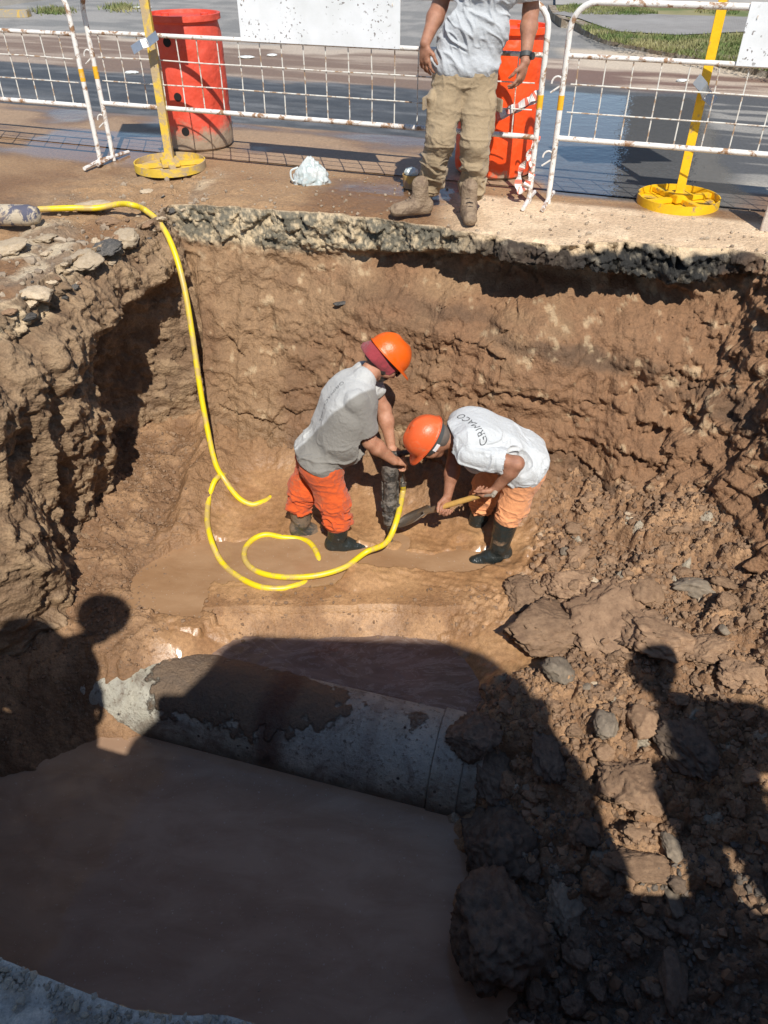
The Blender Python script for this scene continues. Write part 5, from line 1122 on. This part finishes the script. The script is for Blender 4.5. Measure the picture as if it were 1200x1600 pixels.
# ================================================================== CLODS, STONES AND RUBBLE
def rock(name, seed, sub=3, cuts=11, rough=.06, squash=(1, 1, .8)):
    rnd = np.random.RandomState(seed); bm = bmesh.new(); bmesh.ops.create_icosphere(bm, subdivisions=sub, radius=1); V = np.array([v.co[:] for v in bm.verts], float)
    for _ in range(cuts):
        n_ = rnd.normal(size=3); n_ /= np.linalg.norm(n_); lim = rnd.uniform(.55, .85); t = V@n_; k = t > lim; V[k] -= (t[k]-lim)[:, None]*n_
    w1, w2, wc = worley(V+seed, .38, seed); V *= (1+rough*fbm(V+seed*3.1, .4, 5, seed, .62)+rough*.8*fbm(V+seed, .14, 4, seed+5, .65, True)+rough*.9*(wc-.5)-.6*rough*sst(.12, 0, w2-w1))[:, None]; V *= np.array(squash)*(1+.15*rnd.normal(size=3))
    F = np.array([[v.index for v in f.verts] for f in bm.faces]); bm.free()
    return mesh_np(name, V, F, True)
def rock_mat(name, a, b, c_, bs=.01, rg=.85):
    m = N(name); oi = m.node('ShaderNodeObjectInfo'); f = m.noise(3.2, 6, .7); g = m.noise(14, 5, .7)
    cc = m.mixc(m.ramp(f, [(.35, 0.), (.65, 1.)]), a, b); cc = m.mixc(m.ramp(g, [(.55, 0.), (.66, .7)]), cc, c_)
    hs = m.node('ShaderNodeHueSaturation'); m.l(cc, hs.inputs['Color']); m.l(m.math('ADD', .78, m.math('MULTIPLY', oi.outputs['Random'], .45)), hs.inputs['Value']); m.col(hs.outputs[0]); m.set(Roughness=rg); h_ = m.noise(34, 5, .7); m.bump(m.math('ADD', m.math('ADD', f, m.math('MULTIPLY', g, .6)), m.math('MULTIPLY', h_, .5)), bs*.25); return m.m
EARTH = rock_mat('earth_clod', (.205, .122, .070), (.315, .20, .118), (.155, .095, .058)); SLATE = rock_mat('grey_stone', (.165, .135, .100), (.26, .21, .155), (.24, .155, .095)); ASPH = rock_mat('asphalt_lump', (.045, .044, .042), (.11, .10, .09), (.35, .30, .24)); PALE = rock_mat('pale_lump', (.40, .31, .205), (.55, .44, .31), (.27, .18, .11))
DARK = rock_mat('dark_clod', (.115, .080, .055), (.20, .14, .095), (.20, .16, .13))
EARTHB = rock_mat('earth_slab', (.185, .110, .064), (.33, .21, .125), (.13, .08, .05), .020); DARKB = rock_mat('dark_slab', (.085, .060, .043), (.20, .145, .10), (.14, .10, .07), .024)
EM = [rock('earth_clod', s, 4, 6, .22) for s in range(8)]; SM = [rock('stone', 20+s, 3, 14, .07, (1, .8, .65)) for s in range(5)]
for q_ in EM: q_.materials.append(EARTH)
for q_ in SM: q_.materials.append(SLATE)
def place(name, me, mat, p, size, rot, label, cat, group=None):
    o = link(name, me, None); 
    if mat is not None and me.materials[0] != mat:
        o.material_slots[0].link = 'OBJECT'; o.material_slots[0].material = mat
    o.location = p; o.scale = size if not isinstance(size, float) else (size, size, size); o.rotation_euler = rot; return tag(o, label, cat, group)
rnd = random.Random(11)
def spot(u, v, w_px, h_px, kind, mat, label, cat, seed, sink=.25, name=None, h3=None, rz=None):
    p = HIT(u, v+h_px*.1); dist = (p-CAMP).length; sx_ = w_px/1200*dist*.5; sy_ = h_px/1200*dist*.5*1.15; sz_ = h3 or min(sx_, sy_)*.8
    me = rock(name or 'stone', seed, 5 if max(w_px, h_px) > 60 else 4, 12 if kind == 'stone' else 7, .15 if kind == 'stone' else (.17 if max(w_px, h_px) < 120 else .16)); me.materials.append({EARTH: EARTHB, DARK: DARKB}.get(mat, mat) if max(w_px, h_px) > 60 else mat)
    o = link(name or 'stone', me); sz_ = sz_*(.8 if kind == 'clod' and mat is EARTH else 1); o.location = p+Vector((0, 0, sz_*(.5-sink-(.12 if kind == 'clod' and mat is EARTH else 0)))); o.scale = (sx_, sy_, sz_); o.rotation_euler = (rnd.uniform(-.2, .2), rnd.uniform(-.2, .2), rnd.uniform(-.25, .25) if rz is None else rz); return tag(o, label, cat)
spot(855, 972, 130, 96, 'clod', EARTH, 'large flat clay slab with pale chip at the edge of the wet mud', 'clod', 101, .15, 'earth_clod', .13)
spot(822, 925, 70, 62, 'clod', EARTH, 'squarish clay slab just above the large flat slab', 'clod', 102, .2, 'earth_clod', .10)
spot(885, 905, 86, 66, 'clod', EARTH, 'ridged clay lump behind the deep black crack', 'clod', 103, .2, 'earth_clod', .12)
spot(960, 960, 150, 140, 'clod', EARTH, 'largest smooth clay slab right of the deep black crack', 'clod', 104, .3, 'earth_clod', .16)
spot(1020, 985, 90, 90, 'clod', EARTH, 'cracked clay slab with a pale line across it', 'clod', 105, .25, 'earth_clod', .13)
spot(873, 1045, 46, 56, 'stone', SLATE, 'pale grey rubble stone just outside the roof shadow', 'stone', 106, .2)
spot(1010, 925, 50, 44, 'clod', EARTH, 'pointed clod above the largest clay slab', 'clod', 107, .2, 'earth_clod')
spot(1085, 920, 60, 50, 'clod', SLATE, 'grey-brown crusty lump high on the heap', 'clod', 108, .2, 'earth_clod')
spot(946, 1128, 38, 52, 'stone', SLATE, 'grey slate chip standing in the sunlit strip', 'stone', 109, .15)
spot(1003, 1130, 46, 44, 'stone', EARTH, 'mottled stone right of the slate chip', 'stone', 110)
spot(985, 1222, 96, 118, 'clod', EARTH, 'big cracked earth clod fully lit in the sunlit strip', 'clod', 111, .1, 'earth_clod', .15)
spot(950, 1175, 46, 34, 'clod', EARTH, 'small clod above the big cracked one', 'clod', 112, .2, 'earth_clod')
spot(1005, 1300, 60, 34, 'clod', EARTH, 'crumbly clod below the big cracked one', 'clod', 113, .2, 'earth_clod')
spot(1000, 1350, 84, 46, 'clod', EARTH, 'broad crumbly clod at the lower end of the sunlit strip', 'clod', 114, .15, 'earth_clod', .09)
spot(1048, 1322, 36, 44, 'stone', SLATE, 'dark stone at the right rim of the sunlit strip', 'stone', 115)
spot(943, 1347, 56, 56, 'stone', SLATE, 'rounded grey stone in shade left of the sunlit strip', 'stone', 116)
spot(881, 1412, 54, 68, 'stone', SLATE, 'tall grey stone in shade above the rubble bank', 'stone', 117)
spot(1048, 1400, 34, 44, 'stone', SLATE, 'small mottled stone below the sunlit strip', 'stone', 118)
spot(918, 1302, 44, 36, 'clod', DARK, 'wedge of dark earth left of the rounded grey stone', 'clod', 119, .2, 'earth_clod')
spot(862, 1165, 60, 78, 'clod', DARK, 'flat brown slab in shade right of the pipe', 'clod', 120, .3, 'earth_clod', .06)
spot(826, 1352, 30, 46, 'stone', DARK, 'narrow dark stone beside the upper boulder', 'stone', 121)
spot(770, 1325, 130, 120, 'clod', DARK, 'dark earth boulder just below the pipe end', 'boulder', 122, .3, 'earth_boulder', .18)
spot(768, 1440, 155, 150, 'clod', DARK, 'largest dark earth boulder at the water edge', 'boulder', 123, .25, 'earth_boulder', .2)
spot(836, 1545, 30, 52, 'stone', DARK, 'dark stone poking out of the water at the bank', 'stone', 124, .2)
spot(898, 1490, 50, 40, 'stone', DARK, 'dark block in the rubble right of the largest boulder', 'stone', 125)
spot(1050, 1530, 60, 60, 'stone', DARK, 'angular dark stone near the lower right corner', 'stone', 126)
spot(1110, 1010, 70, 50, 'clod', EARTH, 'crumbling clod high on the sunlit heap at the right', 'clod', 127, .2, 'earth_clod')
spot(1165, 1050, 60, 70, 'clod', EARTH, 'rounded clod at the right edge above the shadow', 'clod', 128, .2, 'earth_clod')
spot(1068, 1160, 90, 80, 'clod', DARK, 'dark slab with a deep slit right of the sunlit strip', 'clod', 129, .3, 'earth_clod', .08)
# on the ground and the rim
spot(18, 388, 50, 28, 'clod', PALE, 'pale crusty lump on the ground below the sack', 'lump', 131, .2, 'asphalt_lump', .045)
spot(141, 328, 58, 24, 'clod', PALE, 'pale lump of broken paving lying across the hose', 'lump', 132, -.1, 'asphalt_lump', .05)
spot(72, 374, 40, 16, 'clod', PALE, 'small pale lump right of the crusty lump', 'lump', 133, .2, 'asphalt_lump', .03)
spot(172, 345, 36, 26, 'clod', EARTH, 'brown lump in front of the hose bend', 'lump', 134, .2, 'earth_clod', .05)
spot(230, 300, 22, 10, 'clod', PALE, 'small pale stone behind the hose bend', 'lump', 135, .1, 'asphalt_lump', .02)
spot(128, 405, 46, 34, 'clod', PALE, 'pale broken slab corner on the left rim', 'lump', 136, .35, 'asphalt_lump', .05)
spot(165, 385, 50, 40, 'clod', ASPH, 'dark asphalt lump on the left rim', 'lump', 137, .35, 'asphalt_lump', .05)
spot(200, 372, 44, 42, 'clod', PALE, 'pale rubble lump by the hose on the left rim', 'lump', 138, .3, 'asphalt_lump', .07)
spot(60, 460, 46, 36, 'clod', PALE, 'grey-white crust at the far left of the rim', 'lump', 139, .4, 'asphalt_lump', .05)
sh_ = rock('shard', 150, 2, 6, .05, (1, .5, .12)); sh_.materials.append(ASPH); place('asphalt_shard', sh_, None, HIT(533, 474, .03), .055, (.3, 0, .2), 'thin black shard stuck in the wall below the overhang', 'shard')

def crumbs(name, pts, sizes, seed, mat, label, cat='rubble', cols=None):
    bm = bmesh.new(); bmesh.ops.create_icosphere(bm, subdivisions=1, radius=1); B = np.array([v.co[:] for v in bm.verts]); BF = np.array([[v.index for v in f.verts] for f in bm.faces]); bm.free()
    rs = np.random.RandomState(seed); n_ = len(pts); pts = np.array(pts); V = np.repeat(B[None], n_, 0)*(1+.35*rs.uniform(-1, 1, (n_, len(B), 1)))
    V *= np.array(sizes)[:, None, None]*rs.uniform(.6, 1.3, (n_, 1, 3)); V += pts[:, None, :]
    F = BF[None]+np.arange(n_)[:, None, None]*len(B); return tag(link(name, mesh_np(name, V.reshape(-1, 3), F.reshape(-1, 3), False), None, mat), label, cat, None, 'stuff')
k4 = np.random.RandomState(12); fp = np.stack([k4.uniform(-2.2, .6, 900), k4.uniform(.7, 2.7, 900), np.full(900, WATER_Z+.0006)], 1); crumbs('floating_specks', fp, .0012+.0028*k4.rand(900)**4, 8, PALE, 'tiny pale specks floating on the brown water', 'specks')
# individual clods over the heap and bank, the rest of the crumbs as one mass
cand = []
for _ in range(9000):
    x, y = rnd.uniform(.45, 2.75), rnd.uniform(.35, 4.3)
    i = int((x-xs[0])/fs)*len(ys)+int((y-ys[0])/fs)
    if heap[i] < .6 or FH[i] < WATER_Z+.01: continue
    cand.append((x, y, FH[i]))
def in_view(x, y, z):
    q = Vector((x, y, z-CAM_H)); dep = q.y*CP-q.z*SP; 
    if dep <= 0: return False
    u, v = 600+1200*q.x/dep, 800-1200*(q.y*SP+q.z*CP)/dep; return -20 < u < 1220 and 0 < v < 1620
vis = [c for c in cand if in_view(*c)]; rnd.shuffle(vis)
for i, (x, y, z) in enumerate(vis[:270]):
    s = rnd.choice((.018, .022, .028, .035, .045)) if y > 2 else rnd.choice((.022, .03, .04, .05))
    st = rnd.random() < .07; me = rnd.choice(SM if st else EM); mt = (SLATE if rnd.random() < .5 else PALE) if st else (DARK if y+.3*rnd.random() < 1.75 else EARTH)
    place('stone' if st else 'earth_clod', me, mt, (x, y, z+s*.15), (s*rnd.uniform(.8, 1.3), s*rnd.uniform(.8, 1.2), s*rnd.uniform(.6, 1.)), (rnd.uniform(-.5, .5), rnd.uniform(-.5, .5), rnd.uniform(0, 6.3)),
          'loose grey stone scattered over the rubble heap at the right' if st else 'loose clod of earth scattered over the heap at the right', 'stone' if st else 'clod', 'loose stones on the heap' if st else 'loose clods on the heap')
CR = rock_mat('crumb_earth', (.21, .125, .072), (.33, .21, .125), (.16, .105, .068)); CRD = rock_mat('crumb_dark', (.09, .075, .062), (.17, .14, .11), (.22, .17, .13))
CRP = rock_mat('crumb_grey', (.15, .135, .115), (.26, .23, .19), (.10, .09, .08))
k = np.random.RandomState(5)
X_c = k.uniform(.45, 2.8, 60000); Y_c = k.uniform(.3, 4.4, 60000); I_c = ((X_c-xs[0])/fs).astype(int)*len(ys)+((Y_c-ys[0])/fs).astype(int)
ok = (heap[I_c] > .35+.4*k.rand(60000)) & (FH[I_c] > WATER_Z+.005); X_c, Y_c, I_c = X_c[ok], Y_c[ok], I_c[ok]; s_c = .004+.013*k.rand(len(X_c))**3.0
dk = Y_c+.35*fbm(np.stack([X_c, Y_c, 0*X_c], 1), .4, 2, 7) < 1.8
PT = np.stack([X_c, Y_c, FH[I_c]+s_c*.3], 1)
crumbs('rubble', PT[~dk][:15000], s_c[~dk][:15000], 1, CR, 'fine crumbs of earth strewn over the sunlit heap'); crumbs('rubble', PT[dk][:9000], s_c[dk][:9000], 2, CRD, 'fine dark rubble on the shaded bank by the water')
LG = np.nonzero((~dk) | (k.rand(len(dk)) < .5))[0][::-1][:4200]; LG = LG[LG > 0]; lr = .007+.020*k.rand(len(LG))**2.2
crumbs('clods', PT[LG]+np.stack([0*lr, 0*lr, lr*.1], 1), lr*np.where(dk[LG], 1.2, 1), 21, CR, 'crumbled lumps of earth covering the heap', 'clods')
# pebbles on the sill, the left bank and the foot of the walls
X_c = k.uniform(-2.2, .9, 30000); Y_c = k.uniform(2.4, 4.8, 30000); I_c = ((X_c-xs[0])/fs).astype(int)*len(ys)+((Y_c-ys[0])/fs).astype(int)
pr = np.maximum.reduce([leftb[I_c]*.9, sill[I_c]*.30, sst(.55, .2, ed[I_c])*wetf[I_c]*.35]); ok = (pr > k.rand(30000)) & (FH[I_c] > -1.95); X_c, Y_c, I_c = X_c[ok], Y_c[ok], I_c[ok]; s_c = .003+.010*k.rand(len(X_c))**4
crumbs('pebbles', np.stack([X_c, Y_c, FH[I_c]+s_c*.3], 1)[:6000], s_c[:6000], 3, CR, 'small pebbles and crumbs on the mud by the left bank', 'pebbles')
spot(742, 1150, 70, 60, 'clod', DARK, 'wet clod resting on the right end of the pipe', 'clod', 160, .2, 'earth_clod')
spot(770, 1205, 60, 70, 'clod', DARK, 'wet clod wedged beside the right end of the pipe', 'clod', 161, .3, 'earth_clod')
for i in range(46):                  # broken bits of paving along the left rim
    t = rnd.random(); u, v = 10+270*t+rnd.gauss(0, 22), 470-150*t+rnd.gauss(6, 20); pq = HIT(u, v)
    if pq.z < -.35 or u < 0: continue
    s = rnd.choice((.012, .016, .022, .03, .04)); mt = rnd.choice((PALE, PALE, EARTH, EARTH, ASPH)); place('paving_lump', rnd.choice(EM), mt, pq+Vector((0, 0, s*.1)), (s*rnd.uniform(.8, 1.4), s*rnd.uniform(.7, 1.1), s*rnd.uniform(.4, .7)), (rnd.uniform(-.3, .3), rnd.uniform(-.3, .3), rnd.uniform(0, 6.3)), 'small lump of broken paving or crust along the left rim', 'lump', 'lumps of broken paving on the left rim')
# crumbly lip of the near edge
k3 = np.random.RandomState(9); sel = np.nonzero((EY < .75) & (EX > -1.2) & (EX < .3))[0]; a_n = k3.choice(sel, 900); r_n = np.abs(k3.normal(0, .03, 900)); s_n = .0015+.0065*k3.rand(900)**2
crumbs('crumbs', np.stack([EX[a_n]-nin[a_n, 0]*r_n, EY[a_n]-nin[a_n, 1]*r_n, s_n*.2-.004+0*r_n], 1), s_n, 6, CRP, 'crumbs along the near edge at the bottom left', 'crumbs')
# crumbs on the ground round the rim
a_c = k.randint(0, NE, 9000); r_c = k.rand(9000)**1.6*1.1; gi = a_c*NR+np.clip((r_c/.9*69).astype(int), 0, NR-1); okk = (gy[gi] > 2.2) & (r_c > .02); gi = gi[okk]; s_c = (.0018+.012*k.rand(len(gi))**9)*(1+1.2*lf[gi])
crumbs('gravel', np.stack([gx[gi]+k.normal(0, .01, len(gi)), gy[gi]+k.normal(0, .01, len(gi)), hz[gi]+s_c*.3], 1)[:3800], s_c[:3800], 4, rock_mat('crumb_pale', (.26, .19, .13), (.46, .37, .27), (.14, .11, .09)), 'crumbs and gravel strewn on the ground round the pit', 'gravel')

# ================================================================== BEHIND THE PHOTOGRAPHER (seen through their shadows)
van = empty('delivery_van', (.32, -.70, 0), 0, 'white delivery van parked behind the camera whose shadow crosses the pit', 'van')
VW = simple('van_paint', (.70, .70, .68), .35, var=.03); VG = simple('van_glass', (.02, .025, .03), .08, var=.05); VB = simple('van_trim', (.03, .03, .03), .6)
sec = [(-1.12, .38), (1.14, .38), (1.14, 1.60), (1.08, 1.80), (.98, 2.25), (.90, 2.46), (.72, 2.58), (-.42, 2.64), (-.58, 2.56), (-.66, 2.36), (-.92, 2.00), (-1.14, 1.75)]
V = [(x, y, z) for y in (0, -4.6) for x, z in sec]; n_ = len(sec)
MB().add(V, [tuple(range(n_)), tuple(range(2*n_-1, n_-1, -1))]+[(i, (i+1) % n_, n_+(i+1) % n_, n_+i) for i in range(n_)]).build('body', VW, van, bevel=.03)
MB().box((.12, .012, 1.98), (1.5, .02, .60)).build('windshield', VG, van); MB().box((0, .03, .62), (2.2, .08, .30)).build('bumper', VB, van, bevel=.02); MB().box((0, .015, 1.05), (1.1, .03, .25)).build('grille', VB, van, bevel=.01)
for s in (-1, 1):
    MB().box((s*.85, .015, 1.08), (.38, .03, .22)).build('headlight', simple('lamp_glass', (.6, .6, .58), .1), van, bevel=.01); MB().box((-.86 if s < 0 else .98, -.1, 2.12), (.17, .10, .15)).build('mirror', VB, van, bevel=.02)
    for y in (-.8, -3.6): MB().lathe([(0, -.11), (.22, -.11), (.33, -.09), (.35, 0), (.33, .09), (.22, .11), (0, .11)], (s*1.0, y, .35), 28, Matrix.Rotation(PI/2, 3, 'Y')).build('wheel', VB, van, True)
def bystander(label, x, y, hx, lean, c1, c2, hang=False, pack=False):
    o = person(label, (x, y, 0)); c = x+lean
    S = SDF(); S.cap((x, y, .95), (c, y, 1.38), .09, .10, .05); S.cap((c, y, 1.38), (hx, y, 1.54), .055, .055, .03); head(S, V3(hx, y+.02, 1.655), unit((hx-c, 0, .9)), (0, 1, -.2))
    for s in (-1, 1):
        if hang: arm(S, (c+.18*s, y, 1.36), (c+.24*s, y, 1.08), (x+.22*s, y+.08, .84)); hand(S, (x+.22*s, y+.08, .84), (0, .1, -1), (-s, 0, 0), (0, 1, 0), .5)
        else: arm(S, (c+.18*s, y, 1.36), (c+.36*s, y-.05, 1.18), (c+.2*s, y+.06, 1.02)); hand(S, (c+.2*s, y+.06, 1.02), (-s*.8, .3, -.4), (-s*.3, -.8, -.2), (0, .2, 1), .6)
    link('body', S.mesh('body', .007), o, SKIN2)
    S = SDF(); S.cap((x-.06, y, .92), (x+.06, y, .92), .15, .15, .05); S.cap((c-.08, y, 1.28), (c+.08, y, 1.28), .15, .15, .06); S.cap((c-.15, y, 1.38), (c+.15, y, 1.38), .085, .085, .05)
    for s in (-1, 1): S.cap((c+.18*s, y, 1.36), (c+(.21 if hang else .28)*s, y, 1.22), .08, .08, .04)
    link('t_shirt', S.mesh('t_shirt', .009, (((x, y, .82), (0, 0, -1), None),)), o, c1)
    S = SDF(); S.cap((x-.05, y, .86), (x+.05, y, .86), .135, .135, .05)
    for s in (-1, 1): S.cap((x+.09*s, y, .84), (x+.12*s, y, .46), .11, .09, .04); S.cap((x+.12*s, y, .46), (x+.14*s, y, .10), .09, .075, .04)
    link('trousers', S.mesh('trousers', .009), o, c2)
    for s in (-1, 1): boot('leather_boot', V3(x+.14*s, y, .08), V3(x+.14*s, y, .08), V3(x+.15*s, y+.1, .08), LEATH, o, .007, False)
    for chd in [q_ for q_ in COL.objects if q_.parent is o]: chd.location = Vector(chd.location)-o.location
    hu_ = unit((hx-c, 0, .9))
    if pack:
        MB().lathe([(0, .11), (.07, .10), (.098, .05), (.105, .0), (.165, -.012), (.165, -.018), (.10, -.008)], V3(hx, y+.02, 1.70)-V3(*o.location), 36, Vector(hu_).to_track_quat('Z', 'Y').to_matrix()).build('sun_hat', KHAKI, o, True); return o
    helmet(V3(hx, y+.02, 1.685)-V3(*o.location), hu_, (0, 1, 0), 1., HAT1, o)
    return o
bystander('bystander at the left rim with head tilted and a pack on one shoulder', -1.36, .22, -1.10, -.04, GREYT, KHAKI, True, True)
S = SDF(); S.cap((-1.60, .12, 1.25), (-1.46, .12, 1.60), .16, .14, .03, ((0, 1, 0), .8)); S.cap((-1.48, .12, 1.5), (-1.36, .16, 1.52), .08, .07, .04); tag(link('backpack', S.mesh('backpack', .008), None, STRAP), 'dark pack on the shoulder of the bystander at the left rim', 'backpack')
bystander('bystander at the right rim beside the camera leaning to one side', 1.80, -.20, 1.84, .20, GREYT, ORANGE, True)
bystander('second bystander further right beside the camera with hanging arms', 2.55, -.15, 2.62, .05, KHAKI, KHAKI, True)
